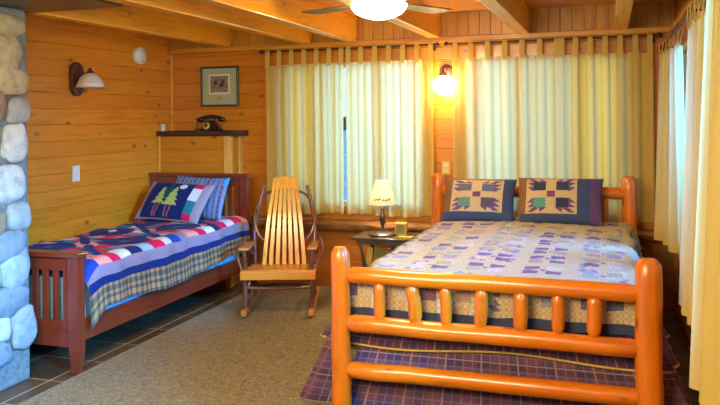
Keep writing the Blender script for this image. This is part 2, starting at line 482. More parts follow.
# outdoors
bm = BM(); box(bm, -30, YB+.6, -.9, 60, YB+4.5, -.6); box(bm, XR+.6, -30, -.9, 6, YB+.6, -.6); struct('lawn', bm, M['grass'])
bm = BM(); box(bm, -120, -60, -1.5, 160, 190, -1.2); struct('lake', bm, M['lake'])
bm = BM()
rows = []
for k in range(0, 81):
    a = -1.3 + 2.9*k/80*1.0
    R = 150
    hgt = 1.2 + 1*mnoise.noise(V((k*.13, 0, 0))) + .6*mnoise.noise(V((k*.9, 3, 0)))
    c, s = math.sin(a), math.cos(a)
    rows.append([bm.verts.new((c*R, s*R, -1.2)), bm.verts.new((c*(R+6), s*(R+6), hgt*.7)), bm.verts.new((c*(R+25), s*(R+25), hgt)), bm.verts.new((c*(R+60), s*(R+60), -1.2))])
for a, b in zip(rows, rows[1:]):
    for j in range(3): bm.faces.new((a[j], b[j], b[j+1], a[j+1]))
struct('hillside', bm, M['forest'])

# ------------------------------------------------------------------ log ledge under the windows
bm = BM()
N = 120
ring_prev = None
for i in range(N+1):
    x = -3.40 + (XR-.01+3.40)*i/N
    n1 = mnoise.noise(V((x*2.3, 1, 0))); n2 = mnoise.noise(V((x*7, 2, 0))); n3 = mnoise.noise(V((x*5, 9, 0)))
    yf = 6.455 + .022*n1 + .012*n2
    zt = .643 + .006*n3; zb = .548 + .014*n1
    pr = [(YB-.001, zt), (yf+.05, zt), (yf+.014, zt-.014), (yf, zt-.035+.01*n3), (yf+.004+.012*n2, (zt+zb)/2), (yf+.022, zb+.012), (yf+.05, zb), (YB-.001, zb)]
    r = [bm.verts.new((x, a, b)) for a, b in pr]
    if ring_prev:
        for k in range(len(r)): bm.faces.new((ring_prev[k], r[k], r[(k+1) % 8], ring_prev[(k+1) % 8]))
    else: bm.faces.new(r)
    ring_prev = r
bm.faces.new(ring_prev[::-1])
o = obj('window_ledge', bm, M['ledge'], loc=(-1.4, 6.5, .55), smooth=True, autosmooth=50)
tag(o, 'rough live-edge log ledge running along the wall below the window curtains', 'ledge')
# dark slab shelf on the bump-out
bm = BM(); prev = None
for i in range(41):
    x = XL+.005 + (BX1+.075-XL)*i/40
    n1 = mnoise.noise(V((x*5, 4, 0))); n2 = mnoise.noise(V((x*13, 7, 0)))
    yf = BY0-.045+.018*n1+.01*n2; zt = 1.478+.004*n2
    pr = [(YB-.002, zt), (yf+.02, zt), (yf, zt-.014), (yf+.004, 1.443), (yf+.02, 1.431), (YB-.002, 1.431)]
    r = [bm.verts.new((x, a, b)) for a, b in pr]
    if prev:
        for k in range(6): bm.faces.new((prev[k], r[k], r[(k+1) % 6], prev[(k+1) % 6]))
    else: bm.faces.new(r)
    prev = r
bm.faces.new(prev[::-1])
o = obj('slab_shelf', bm, M['slab'], loc=(-3.8, 6.45, 1.431))
tag(o, 'dark live-edge slab shelf in the corner behind the cherry bed headboard', 'shelf')

# ------------------------------------------------------------------ stone chimney
SX = -3.40
st = empty('stone_chimney', (-3.78, 2.3, 0), 'rounded river stone chimney breast at the left edge beside the cherry bed', 'chimney')
bm = BM(); box(bm, XL+.01, .6, 0, SX-.02, 3.76, 2.284, bev=.02); obj('mortar_core', bm, M['mortar'], st)
def stone(cy, cz, ry, rz, mi, face='x', d=.042):
    bm = BM(); bmesh.ops.create_icosphere(bm, subdivisions=3, radius=1)
    off = random.random()*50
    for v in bm.verts:
        p = v.co.copy()
        q = V((p.x, math.copysign(abs(p.y)**.74, p.y), math.copysign(abs(p.z)**.74, p.z)))
        k = 1 + .2*mnoise.noise(p*1.4+V((off, 0, 0))) + .04*mnoise.noise(p*4+V((0, off, 0)))
        if face == 'x': v.co = V((SX-.012+q.x*d*k, cy+q.y*ry*k, cz+q.z*rz*k))
        else: v.co = V((cy+q.y*ry*k, 3.73+q.x*d*k, cz+q.z*rz*k))
    obj('stone', bm, STONE[mi], st, smooth=True)
mz = 4.0/750*1.0
def zpx(y): return 1.6-(y-121)*.00547      # heights read along the column's edge
vis = [(17,17,12,11,1),(13,47,15,17,1),(19,78,13,14,1),(4,104,12,17,3),(24,110,8,13,0),(21,146,9,18,2),(14,191,15,18,2),(23,228,9,14,0),(5,232,9,13,3),
       (14,258,16,14,4),(20,283,11,19,0),(2,290,9,15,1),(15,317,16,14,4),(26,351,9,21,0),(8,345,9,12,2),(7,372,11,12,4)]
for px, py, rx, ry, mi in vis:
    cy = 3.765 - (33-px)/33*.37
    stone(cy, max(.09, zpx(py)*1.0), rx/33*.37*.98, ry*.00547*1.2, mi)
z = .0
while z < 2.2:
    h = random.uniform(.15, .24); y0 = 3.38; 
    if z+h > 2.27: h = 2.27-z
    while y0 > .7:
        w = random.uniform(.16, .32)
        stone(y0-w/2, z+h/2, w/2*1.1, h/2*1.14, random.randrange(5)); y0 -= w+.012
        if len(st.children) > 88: break
    if len(st.children) > 88: break
    z += h+.012

# ------------------------------------------------------------------ curtains
def curtain(name, label, group, p0, p1, ztop, hem, ntab, rodz, out, rod_off, seed, flare0=0, flare1=0, amp=.040, rnd=.5):
    """p0,p1: ends of the panel in plan; out: unit vector to the room; rod_off distance of the rod line along out from the panel's middle line"""
    p0, p1, out = V((*p0, 0)), V((*p1, 0)), V((*out, 0))
    e = empty(name, ((p0.x+p1.x)/2, (p0.y+p1.y)/2, hem), label, 'curtain', group)
    L = (p1-p0).length; t = (p1-p0)/L
    rs = random.Random(seed); ph = [rs.uniform(0, 6.28) for _ in range(6)]
    nu, nv = max(60, int(ntab*20)), 44
    bm = BM(); uvs = []
    ed = .014/L
    def off(u, v):  # v 0 top .. 1 bottom
        w = (u-ed)/(1-2*ed)
        main = math.cos(2*PI*w*(ntab-1))
        deep = amp*(.6+.45*v)
        second = .6*math.sin(2*PI*w*(ntab-1)*.5+ph[0]+v*.7) + .12*math.sin(2*PI*w*(ntab-1)*1.5+ph[1]-v*.9)
        o = deep*((1-.2*v)*math.copysign(abs(main)**.8, main) + (rnd*v+.15)*second)
        o += .012*v*math.sin(u*9+ph[2])
        return o
    rows = []
    for j in range(nv+1):
        v = j/nv; row = []
        for i in range(nu+1):
            u = i/nu
            pinch = .006*math.sin(2*PI*u*(ntab-1)*2)*(1-v)
            fl = (flare0*(1-u)+flare1*u)*v
            z = ztop-(ztop-hem)*v - (0 if v > .03 else .0) + (.010*math.sin(u*7+ph[3]) if j == nv else 0)
            if j < 3:   # the heading sags between tabs
                w = (u-ed)/(1-2*ed); z -= .010*(1-math.cos(2*PI*w*(ntab-1)))*(1-j/3)
            p = p0 + t*(u*L+pinch) + out*(off(u, v)+fl)
            row.append(bm.verts.new((p.x, p.y, z)))
        rows.append(row)
    for a, b in zip(rows, rows[1:]):
        for i in range(nu): bm.faces.new((a[i], a[i+1], b[i+1], b[i]))
    obj('curtain_cloth', bm, M['curtain'], e, smooth=True)
    hw = .021
    for k in range(ntab):
        u = ed+(1-2*ed)*k/(ntab-1)
        c = p0 + t*(min(max(u*L, hw), L-hw))
        o0 = off(u, .02)
        bm = BM()
        path = [(o0+.003, ztop-.03), (o0*.4+rod_off+.012, rodz-.012), (rod_off+.011, rodz+.006), (rod_off, rodz+.0145), (rod_off-.011, rodz+.006), (o0*.4+rod_off-.014, rodz-.014), (o0-.004, ztop-.03)]
        prev = None
        for oo, zz in path:
            a = c+out*oo-t*hw; b = c+out*oo+t*hw
            cur = (bm.verts.new((a.x, a.y, zz)), bm.verts.new((b.x, b.y, zz)))
            if prev: bm.faces.new((prev[0], prev[1], cur[1], cur[0]))
            prev = cur
        obj('hanging_tab', bm, M['curtain'], e)
    return e
YC = 6.50
G = 'tab-top curtains of the room'
k = YC/YB
curtain('curtain', 'cream tab-top curtain panel behind the rocking chair, leftmost on the back wall', G, (-3.10, YC), (-2.315, YC), 2.105, .70, 7, 2.225, (0, -1), .0, 1)
curtain('curtain', 'cream tab-top curtain panel directly behind the lit table lamp', G, (-2.29, YC), (-1.475, YC), 2.105, .70, 7, 2.225, (0, -1), .0, 2)
curtain('curtain', 'cream tab-top curtain panel right of the glowing globe sconce, above the left pillow', G, (-1.30, YC), (-.395, YC), 2.105, .70, 7, 2.225, (0, -1), .0, 3, rnd=.3, amp=.036)
curtain('curtain', 'wide yellow-lit tab-top curtain panel behind the log bed right headboard post', G, (-.395, YC), (.335, YC), 2.105, .70, 7, 2.225, (0, -1), .0, 4, rnd=.3, amp=.026)
RX = .40
curtain('curtain', 'narrow cream curtain on the right wall farthest back, beside a bright glass gap', G, (RX-.02, 6.12), (RX+.035, 5.10), 2.04, .66, 6, 2.115, (-1, 0), .0, 5, flare0=.07, flare1=-.02, amp=.03)
curtain('curtain', 'golden curtain in the middle of the right wall, beyond the nearest pale panel', G, (RX-.02, 3.95), (RX-.01, 3.35), 2.03, .66, 5, 2.115, (-1, 0), .0, 6, flare0=.06, flare1=.02, amp=.032)
curtain('curtain', 'nearest pale cream curtain cut off by the right edge of the picture', G, (RX-.06, 2.84), (RX-.05, 1.95), 2.03, .64, 7, 2.115, (-1, 0), .02, 7, flare0=.075, flare1=.02, amp=.026)
# rods
def rod(label, a, b, wall, bracket_at):
    a, b = V(a), V(b); d = (b-a).normalized()
    e = empty('curtain_rod', (a+b)/2, label, 'curtain rod', 'dark curtain rods')
    bm = BM(); tube(bm, [a, b], .008, 12); obj('rod', bm, M['iron'], e, smooth=True, autosmooth=40)
    for p, s in ((a, -1), (b, 1)):
        bm = BM(); q = p+d*s*.012; ellipsoid(bm, q, .02, .02, .02); obj('finial', bm, M['iron'], e, smooth=True)
    for f in bracket_at:
        p = a+(b-a)*f; w = V(wall)
        bm = BM(); tube(bm, [p-V((0, 0, .012)), p+w-V((0, 0, .012))], .006, 8)
        q = p+w
        if abs(w.y) > abs(w.x): box(bm, q.x-.014, q.y-.006, q.z-.045, q.x+.014, q.y-.0005, q.z+.02)
        else: box(bm, q.x-.006, q.y-.014, q.z-.045, q.x-.0005, q.y+.014, q.z+.02)
        obj('bracket', bm, M['iron'], e)
rod('dark metal rod holding the curtains behind the rocker and lamp', (-3.14, YC, 2.225), (-1.45, YC, 2.225), (0, YB-YC, 0), (.02, .98))
rod('dark metal rod holding the curtains above the log bed', (-1.345, YC, 2.225), (.375, YC, 2.225), (0, YB-YC, 0), (.02, .98))
rod('dark metal rod along the right wall above the side curtains', (RX, 6.40, 2.115), (RX, 1.85, 2.115), (XR-RX, 0, 0), (.03, .52, .98))

# ------------------------------------------------------------------ wall fittings
# smoke detector
Rx = Matrix.Rotation(PI/2, 4, 'Y')
def on_left(c): return Matrix.Translation(V(c)) @ Rx     # local z -> +x
bm = BM(); lathe(bm, [(.078, 0), (.08, .008), (.08, .036), (.068, .046), (.03, .049)], (0, 0, 0), 36, on_left((XL, 6.02, 2.19)))
e = empty('smoke_detector', (XL, 6.02, 2.19), 'round white smoke detector high on the left plank wall', 'smoke detector')
obj('housing', bm, M['white'], e, smooth=True, autosmooth=40)
bm = BM(); lathe(bm, [(.028, .0), (.028, .003), (.02, .006)], (0, 0, 0), 24, on_left((XL+.049, 6.02, 2.19))); obj('vent_cap', bm, M['white'], e, smooth=True, autosmooth=40)
for dy, dz in ((.0, .045), (.0, -.047)):
    bm = BM(); box(bm, XL+.0455, 6.02+dy-.009, 2.19+dz-.005, XL+.05, 6.02+dy+.009, 2.19+dz+.005, bev=.002); obj('button', bm, M['slategrey'], e)
# plates
def plate_left(name, label, cat, y, z, w, h, mat, toggle):
    e = empty(name, (XL, y, z), label, cat)
    bm = BM(); box(bm, XL-.004, y-w/2, z-h/2, XL+.008, y+w/2, z+h/2, bev=.003); obj('cover_plate', bm, mat, e)
    bm = BM(); box(bm, XL+.006, y-.006, z-.012, XL+.02, y+.006, z+.012, bev=.002); obj(toggle, bm, mat, e)
plate_left('light_switch', 'white light switch plate on the left wall above the cherry bed', 'light switch', 5.137, 1.155, .085, .13, M['white'], 'toggle')
plate_left('wall_jack', 'small white box on the left wall near the corner shelf', 'wall jack', 6.42, 1.51, .06, .07, M['white'], 'socket')
def plate_back(label, x, z, mat):
    e = empty('wall_outlet', (x, YB, z), label, 'outlet')
    bm = BM(); box(bm, x-.037, YB-.008, z-.058, x+.037, YB+.003, z+.058, bev=.003); obj('cover_plate', bm, mat, e)
    for s in (-1, 1):
        bm = BM(); box(bm, x-.017, YB-.012, z+s*.026-.015, x+.017, YB-.006, z+s*.026+.015, bev=.003)
        r = obj('receptacle', bm, M['cream'] if mat is M['almond'] else mat, e)
        bm = BM()
        for q in (-1, 1): box(bm, x+q*.007-.0015, YB-.0128, z+s*.026-.005, x+q*.007+.0015, YB-.0115, z+s*.026+.006)
        obj('slot', bm, M['black'], r)
plate_back('almond outlet on the wall between the curtains, left of the bed pillows', -1.392, 1.13, M['almond'])
plate_back('brown outlet low on the back wall right of the log bed', .44, .42, M['brownplate'])
# framed picture (leans out a little at its right edge of the wall)
px0, px1, pz0, pz1 = -3.85, -3.432, 1.712, 2.108
e = empty('framed_picture', ((px0+px1)/2, YB, pz0), 'dark framed picture with sage mat above the corner shelf', 'picture')
bm = BM(); f = .02
box(bm, px0, YB-.028, pz0, px0+f, YB-.001, pz1, .003); box(bm, px1-f, YB-.028, pz0, px1, YB-.001, pz1, .003)
box(bm, px0+f, YB-.028, pz0, px1-f, YB-.001, pz0+f, .003); box(bm, px0+f, YB-.028, pz1-f, px1-f, YB-.001, pz1, .003)
obj('frame', bm, M['frame'], e)
bm = BM(); box(bm, px0+f, YB-.016, pz0+f, px1-f, YB-.004, pz1-f); obj('mat_board', bm, M['mat'], e)
cxp = (px0+px1)/2
bm = BM(); box(bm, cxp-.118, YB-.018, 1.835, cxp+.112, YB-.015, 2.03); obj('inner_border', bm, M['cream'], e)
bm = BM(); box(bm, cxp-.103, YB-.0195, 1.85, cxp+.097, YB-.017, 2.015); pr = obj('print', bm, M['print'], e)
bm = BM()
for bx_, bz_, an in ((-.045, 1.95, .5), (.02, 1.925, .4), (.035, 1.955, .7)):
    Mx = Matrix.Translation((cxp+bx_, YB-.020, bz_)) @ Matrix.Rotation(an, 4, 'Y')
    ellipsoid(bm, (0, 0, 0), .012, .0012, .034, Mx, 12, 8); ellipsoid(bm, (.01, 0, .0), .02, .0012, .009, Mx, 12, 8)
obj('bird_figures', bm, M['frame'], pr)
bm = BM(); box(bm, cxp-.025, YB-.0185, 1.775, cxp+.022, YB-.015, 1.81); obj('small_stamp', bm, M['yellowcover'], e)
# left sconce
sy, sz = 5.143, 1.935
e = empty('wall_sconce', (XL, sy, sz), 'unlit bronze wall sconce with frosted bell shade on left plank wall', 'sconce')
bm = BM(); prof2 = []
for k in range(24):
    a = 2*PI*k/24; prof2.append((sy+.075*math.cos(a), sz+.095*(1 if math.sin(a) >= 0 else -1)*(.49)+.0 + .095*math.sin(a)))
prism(bm, prof2, XL-.004, XL+.032, 'x', bev=.006); obj('back_plate', bm, M['bronze'], e, smooth=True, autosmooth=40)
bm = BM(); tube(bm, smooth_path([(XL+.015, sy, sz-.02), (XL+.06, sy, sz+.01), (XL+.12, sy, sz+.05), (XL+.145, sy, sz+.045)]), .009, 10); obj('arm', bm, M['bronze'], e, smooth=True)
bm = BM(); lathe(bm, [(.03, 0), (.034, .012), (.022, .028), (.012, .035), (.015, .045), (.004, .055)], (XL+.15, sy, sz+.038), 24); obj('finial', bm, M['bronze'], e, smooth=True, autosmooth=50)
bm = BM(); lathe(bm, [(.03, .0), (.055, -.010), (.082, -.04), (.102, -.08), (.118, -.118), (.113, -.118), (.096, -.08), (.077, -.04), (.05, -.017), (.025, -.006)], (XL+.15, sy, sz+.045), 36, None, False, False); obj('bell_shade', bm, M['frost'], e, smooth=True)
# globe sconce between the back curtains
gx, gz = -1.375, 1.86
e = empty('wall_sconce', (gx, YB, 2.0), 'lit round globe wall sconce between the back curtains', 'sconce')
bm = BM(); lathe(bm, [(.062, 0), (.062, .01), (.045, .022), (.02, .026)], (0, 0, 0), 28, Matrix.Translation((gx, YB, 1.99)) @ Matrix.Rotation(PI/2, 4, 'X')); obj('back_plate', bm, M['bronze'], e, smooth=True, autosmooth=40)
bm = BM(); tube(bm, smooth_path([(gx, YB-.02, 1.99), (gx, YB-.08, 2.02), (gx, YB-.14, 2.005), (gx, YB-.15, 1.965)]), .009, 10); obj('arm', bm, M['bronze'], e, smooth=True)
bm = BM(); lathe(bm, [(.018, 0), (.036, -.005), (.038, -.03), (.03, -.032)], (gx, YB-.15, 1.97), 24); obj('socket_cap', bm, M['bronze'], e, smooth=True, autosmooth=40)
LAMP = (1, .62, .24)
bm = BM(); ellipsoid(bm, (gx, YB-.15, gz), .086, .086, .086, None, 32, 20); obj('glass_globe', bm, emit('lit_globe', (1, .82, .42), 72), e, smooth=True)
# ceiling fan
fx, fy = -1.365, 4.5
e = empty('ceiling_fan', (fx, fy, ZC), 'ceiling fan with wooden blades and a lit white bowl', 'ceiling fan')
bm = BM(); lathe(bm, [(.07, ZC-.001), (.075, ZC-.03), (.05, ZC-.05), (.02, ZC-.055)][::-1], (fx, fy, 0), 32); obj('canopy', bm, M['bronze'], e, smooth=True, autosmooth=40)
bm = BM(); lathe(bm, [(.04, 2.30), (.1, 2.312), (.115, 2.34), (.115, 2.40), (.09, 2.43), (.03, 2.46)], (fx, fy, 0), 36); obj('motor_housing', bm, M['bronze'], e, smooth=True, autosmooth=40)
bm = BM(); lathe(bm, [(.012, 2.45), (.012, 2.47)], (fx, fy, 0), 12); obj('downrod', bm, M['bronze'], e)
bm = BM(); lathe(bm, [(.06, 2.325), (.17, 2.322), (.182, 2.31), (.182, 2.298), (.168, 2.298)], (fx, fy, 0), 40); obj('light_ring', bm, M['bronze'], e, smooth=True, autosmooth=40)
bm = BM()
pr = [(.002, 2.205)] + [(.176*math.sin(a), 2.30-.095*math.cos(a)) for a in [PI/2*k/12 for k in range(1, 13)]]
lathe(bm, pr, (fx, fy, 0), 48); obj('light_bowl', bm, emit('lit_fan_bowl', (1, .86, .50), 80), e, smooth=True)
for k in range(4):
    an = math.radians(64+90*k)
    Mb = Matrix.Translation((fx, fy, 2.312)) @ Matrix.Rotation(an, 4, 'Z')
    bm = BM(); box(bm, .08, -.02, -.012, .24, .02, -.004, bev=.003, M=Mb)
    ir = obj('blade_iron', bm, M['bronze'], e)
    bm = BM(); poly = [(.19, -.055), (.22, -.065), (.60, -.095), (.635, -.09), (.655, -.06), (.655, .06), (.635, .09), (.60, .095), (.22, .065), (.19, .055)]
    Mt = Mb @ Matrix.Rotation(math.radians(-2), 4, 'X')
    prism(bm, poly, -.003, .005, 'z', bev=.0015); bm.transform(Mt); obj('blade', bm, M['blade'], e)

# ------------------------------------------------------------------ telephone and candlestick on the slab
tx, ty, tz = -3.655, 6.42, 1.479
e = empty('rotary_telephone', (tx, ty, tz), 'black old-style rotary telephone on the dark corner slab shelf', 'telephone')
bm = BM()
secs = [(.105, .075, 0), (.108, .078, .012), (.09, .066, .03), (.066, .052, .06), (.05, .042, .085), (.044, .036, .096)]
rings = []
for rx_, ry_, zz in secs:
    rings.append([bm.verts.new((tx+.0+math.copysign(abs(math.cos(a))**.6, math.cos(a))*rx_, ty+math.copysign(abs(math.sin(a))**.6, math.sin(a))*ry_, tz+zz)) for a in [2*PI*k/28 for k in range(28)]])
for a, b in zip(rings, rings[1:]):
    for q in range(28): bm.faces.new((a[q], a[(q+1) % 28], b[(q+1) % 28], b[q]))
bm.faces.new(rings[0][::-1]); bm.faces.new(rings[-1])
obj('body', bm, M['black'], e, smooth=True, autosmooth=50)
bm = BM(); Md = Matrix.Translation((tx-.015, ty-.062, tz+.045)) @ Matrix.Rotation(math.radians(62), 4, 'X'); lathe(bm, [(.034, -.004), (.036, .006), (.028, .01)], (0, 0, 0), 28, Md); d = obj('dial', bm, M['ivory'], e, smooth=True, autosmooth=40)
bm = BM(); lathe(bm, [(.016, .008), (.016, .0125)], (0, 0, 0), 20, Md)
for q in range(10):
    a = math.radians(30+30*q); lathe(bm, [(.0045, .009), (.0045, .012)], (.026*math.cos(a), .026*math.sin(a), 0), 8, Md)
obj('finger_wheel', bm, M['black'], d)
for q in (-.0425, .0425):
    bm = BM(); box(bm, tx+q-.0125, ty-.014, tz+.09, tx+q+.0125, ty+.014, tz+.118, bev=.004); obj('cradle_prong', bm, M['black'], e)
bm = BM()
tube(bm, smooth_path([(tx-.125, ty, tz+.112), (tx-.09, ty, tz+.125), (tx, ty, tz+.138), (tx+.09, ty, tz+.125), (tx+.125, ty, tz+.112)]), [.017]*25, 12)
for s in (-1, 1): ellipsoid(bm, (tx+s*.115, ty, tz+.108), .036, .032, .024)
obj('handset', bm, M['black'], e, smooth=True)
kx = -3.815
bm = BM(); lathe(bm, [(.034, 0), (.034, .006), (.014, .014), (.008, .03), (.009, .07), (.007, .10), (.016, .112), (.017, .12), (.004, .122)], (kx, 6.43, 1.479), 20)
o = obj('candlestick', bm, M['lampdark'], loc=(kx, 6.43, 1.479), smooth=True, autosmooth=45)
tag(o, 'slim dark stick holder standing left of the black telephone', 'candlestick')

# ------------------------------------------------------------------ cloth patterns
def paint(bm, fn, layer='pattern'):
    """fn(u,v)->colour, read from the uv layer"""
    cl = bm.loops.layers.float_color.new(layer); uv = bm.loops.layers.uv.verify()
    for f in bm.faces:
        u = sum(l[uv].uv.x for l in f.loops)/len(f.loops); v = sum(l[uv].uv.y for l in f.loops)/len(f.loops)
        c = fn(u, v)
        for l in f.loops: l[cl] = (*c, 1)
def grid(bm, pos, u0, u1, v0, v1, nu, nv):
    uvl = bm.loops.layers.uv.verify()
    R = [[(bm.verts.new(pos(u0+(u1-u0)*i/nu, v0+(v1-v0)*j/nv)), (u0+(u1-u0)*i/nu, v0+(v1-v0)*j/nv)) for i in range(nu+1)] for j in range(nv+1)]
    for j in range(nv):
        for i in range(nu):
            q = (R[j][i], R[j][i+1], R[j+1][i+1], R[j+1][i])
            f = bm.faces.new([x[0] for x in q])
            for l, x in zip(f.loops, q): l[uvl].uv = x[1]
def h2(i, j, s=0):
    random_ = (math.sin(i*127.1+j*311.7+s*74.7)*43758.5453) % 1
    return random_
NAVY, LAV, PINK, MAG, TEAL, WHT, SKY, ROYAL, RED = rgb(28, 40, 96), rgb(136, 126, 146), rgb(236, 150, 140), rgb(214, 24, 80), rgb(34, 122, 132), rgb(212, 214, 212), rgb(150, 186, 214), rgb(28, 66, 158), rgb(196, 40, 44)
TANP, TEALP = rgb(176, 150, 118), rgb(66, 96, 108)
def plaid_tan(u, v):
    a = (u/.055) % 1 < .5; b = (v/.055) % 1 < .5
    if a and b: return rgb(58, 76, 76)
    if a or b: return rgb(118, 104, 80)
    return rgb(178, 136, 88)

# ------------------------------------------------------------------ cherry twin bed
TX0, TX1, TYF, TYH = -4.14, -3.19, 3.9, 6.2
bed = empty('twin_bed', ((TX0+TX1)/2, (TYF+TYH)/2, 0), 'dark cherry mission-style single bed along the left plank wall', 'bed')
def bedend(y, ztop, zlow0, zlow1, post_w, slats, top_over):
    g = []
    for x in (TX0, TX1):
        bm = BM()
        # square post, tapering below the rail
        s = post_w/2
        sec = [(s*.62, .0 if x < -3.5 else .0125), (s, .16), (s, ztop-.03)]
        rings = [[bm.verts.new((x+a*r, y+b*r, z)) for a, b in ((-1, -1), (1, -1), (1, 1), (-1, 1))] for r, z in sec]
        for A_, B_ in zip(rings, rings[1:]):
            for q in range(4): bm.faces.new((A_[q], A_[(q+1) % 4], B_[(q+1) % 4], B_[q]))
        bm.faces.new(rings[0][::-1]); bm.faces.new(rings[-1])
        obj('post', bm, M['cherry_z'], bed)
    s = post_w/2
    bm = BM(); box(bm, TX0-s-top_over, y-s-.012, ztop-.03, TX1+s+top_over, y+s+.012, ztop, bev=.006); obj('top_cap', bm, M['cherry_x'], bed)
    bm = BM(); box(bm, TX0+s-.005, y-.014, ztop-.115, TX1-s+.005, y+.014, ztop-.03); obj('top_rail', bm, M['cherry_x'], bed)
    bm = BM(); box(bm, TX0+s-.005, y-.014, zlow0, TX1-s+.005, y+.014, zlow1); obj('bottom_rail', bm, M['cherry_x'], bed)
    w0, w1 = TX0+s, TX1-s
    for q in range(slats):
        c = w0+(w1-w0)*(q+.5)/slats
        bm = BM(); box(bm, c-.021, y-.009, zlow1-.01, c+.021, y+.009, ztop-.105, bev=.002); obj('slat', bm, M['cherry_z'], bed)
bedend(TYF, .765, .17, .33, .07, 11, .015)
bedend(TYH, 1.085, .17, .45, .065, 11, .02)
for x in (TX0, TX1):
    bm = BM(); box(bm, x-.014, TYF+.02, .20, x+.014, TYH-.02, .335, bev=.004); obj('side_rail', bm, M['cherry_y'], bed)
bm = BM()
for q in range(9): yy = 4.05+q*.245; box(bm, TX0+.01, yy-.035, .225, TX1-.01, yy+.035, .243)
obj('slat_deck', bm, M['cherry_x'], bed)
bm = BM(); box(bm, TX0+.03, TYF+.05, .243, TX1-.016, TYH-.04, .62, bev=.06, seg=4)
o = obj('mattress', bm, M['ltblue'], loc=((TX0+TX1)/2, 5.05, .243), smooth=True, autosmooth=60)
tag(o, 'light blue sheeted mattress on the cherry single bed', 'mattress')
# quilt: u across (0 at the room-side hem), v along from foot to head
HW = TX1+.045; TOPZ = .69
def twin_pos(u, v):
    # u: arc length from the room-side hem, up, round the edge and over to the wall
    drop = .335; r = .09
    y = TYF+.055 + v
    hem = .372 + .016*math.sin(v*4.1+.4) - .012*math.sin(v*2.1) - .09*max(0, 1-v/.22)**2
    flat = drop - r
    xo = HW + .012*math.sin(v*9)+.008*math.sin(v*23+1)
    if u < flat:
        t_ = u/flat; zed = hem+(TOPZ-r-hem)*t_; x = xo + .02*(1-t_)
    elif u < flat+r*PI/2:
        a = (u-flat)/r; x = xo-r+r*math.cos(a); zed = TOPZ-r+r*math.sin(a)
    else:
        x = xo-r-(u-flat-r*PI/2); zed = TOPZ
    b = mnoise.noise(V((x*3.2, y*3.2, 1)))*.018 + mnoise.noise(V((x*9, y*7, 5)))*.007
    rim = min(1, v/.12); 
    if v < .14: zed -= .10*(1-v/.14)**2*(1 if u >= flat else .2)
    return V((x, y, zed + (b if u > flat else b*.2)))
def twin_col(u, v):
    p = u
    if p < .165: return plaid_tan(p, v)
    if p < .215: return rgb(16, 38, 100)
    if p < .30: return LAV
    if p < .43:
        k = int(v/.125); return [ROYAL, PINK, MAG, WHT, NAVY, SKY, MAG, WHT, ROYAL, LAV, PINK, MAG, WHT, NAVY, MAG, WHT, MAG, PINK][k % 18]
    if v > 2.02: return LAV
    # picture blocks in navy with bright strip-pieced surrounds
    q = p-.43; B = .36; i, j = int(q/B), int((v+.1)/B); a, b = (q % B)/B, ((v+.1) % B)/B
    N2 = rgb(20, 34, 104)
    if (i+j) % 2 == 0:
        d = abs(a-.5)+abs(b-.5)
        if d < .14: return [TEAL, WHT, PINK, RED][int(h2(i, j)*4)]
        if d < .72: return N2
        k = int(b*5)
        return [PINK, MAG, SKY, WHT, rgb(226, 120, 120)][(k+i) % 5]
    k, l = int(a*3), int(b*4)
    if abs(a-b) < .14: return N2
    return [PINK, LAV, MAG, NAVY, WHT, RED, TEAL, PINK, N2][int(h2(i*3+k, j*4+l, 2)*9)]
bm = BM(); grid(bm, twin_pos, 0, 1.16, 0, 2.20, 100, 190); paint(bm, twin_col)
o = obj('quilt', bm, M['cloth'], loc=((TX0+TX1)/2, 5.05, .36), smooth=True, keep=True)
tag(o, 'navy, pink and white patchwork quilt with a plaid hem on the cherry single bed', 'quilt')

def pillow(name, label, group, w, h, th, Mx, colfn, mat=None, flange=.0, n=44, cat='pillow', seed=0):
    bm = BM()
    def surf(sgn):
        def pos(u, v):
            a, b = (u/w)*2-1, (v/h)*2-1
            k = max(0, (1-abs(a)**2.6))*max(0, (1-abs(b)**2.6))
            z = sgn*th/2*k**.55
            pin = 1-.05*(1-abs(b)**2)*abs(a)**4; pin2 = 1-.06*(1-abs(a)**2)*abs(b)**4
            wr = (.009*mnoise.noise(V((u*7+seed, v*7, sgn)))+.006*mnoise.noise(V((u*17+seed, v*13, sgn))))*k
            return Mx @ V((a*w/2*pin, b*h/2*pin2, z+wr+.004*mnoise.noise(V((u*4+seed, v*4, 3)))))
        return pos
    grid(bm, surf(1), 0, w, 0, h, n, n); grid(bm, surf(-1), 0, w, 0, h, n, n)
    paint(bm, lambda u, v: colfn(u/w, v/h))
    bmesh.ops.remove_doubles(bm, verts=bm.verts, dist=.0004)
    c = Mx.translation
    o = obj(name, bm, mat or M['cloth'], loc=c, smooth=True)
    tag(o, label, cat, group); return o
def frame_m(bl, br, tl, out_hint):
    """matrix from three corners (bottom left, bottom right, top left): x right, y up, z out"""
    bl, br, tl = V(bl), V(br), V(tl)
    x = (br-bl).normalized(); y = (tl-bl); y = (y-x*y.dot(x)).normalized(); z = x.cross(y)
    c = bl + x*((br-bl).length/2) + (tl-bl)/2
    m = Matrix((x, y, z)).transposed().to_4x4(); m.translation = c
    return m
def tri_tree(a, b, cx, base, hgt, wid):
    t = (b-base)/hgt
    if t < 0 or t > 1: return False
    s = (t*4) % 1
    return abs(a-cx) < wid*(1-t*.85)*(1-.45*s)
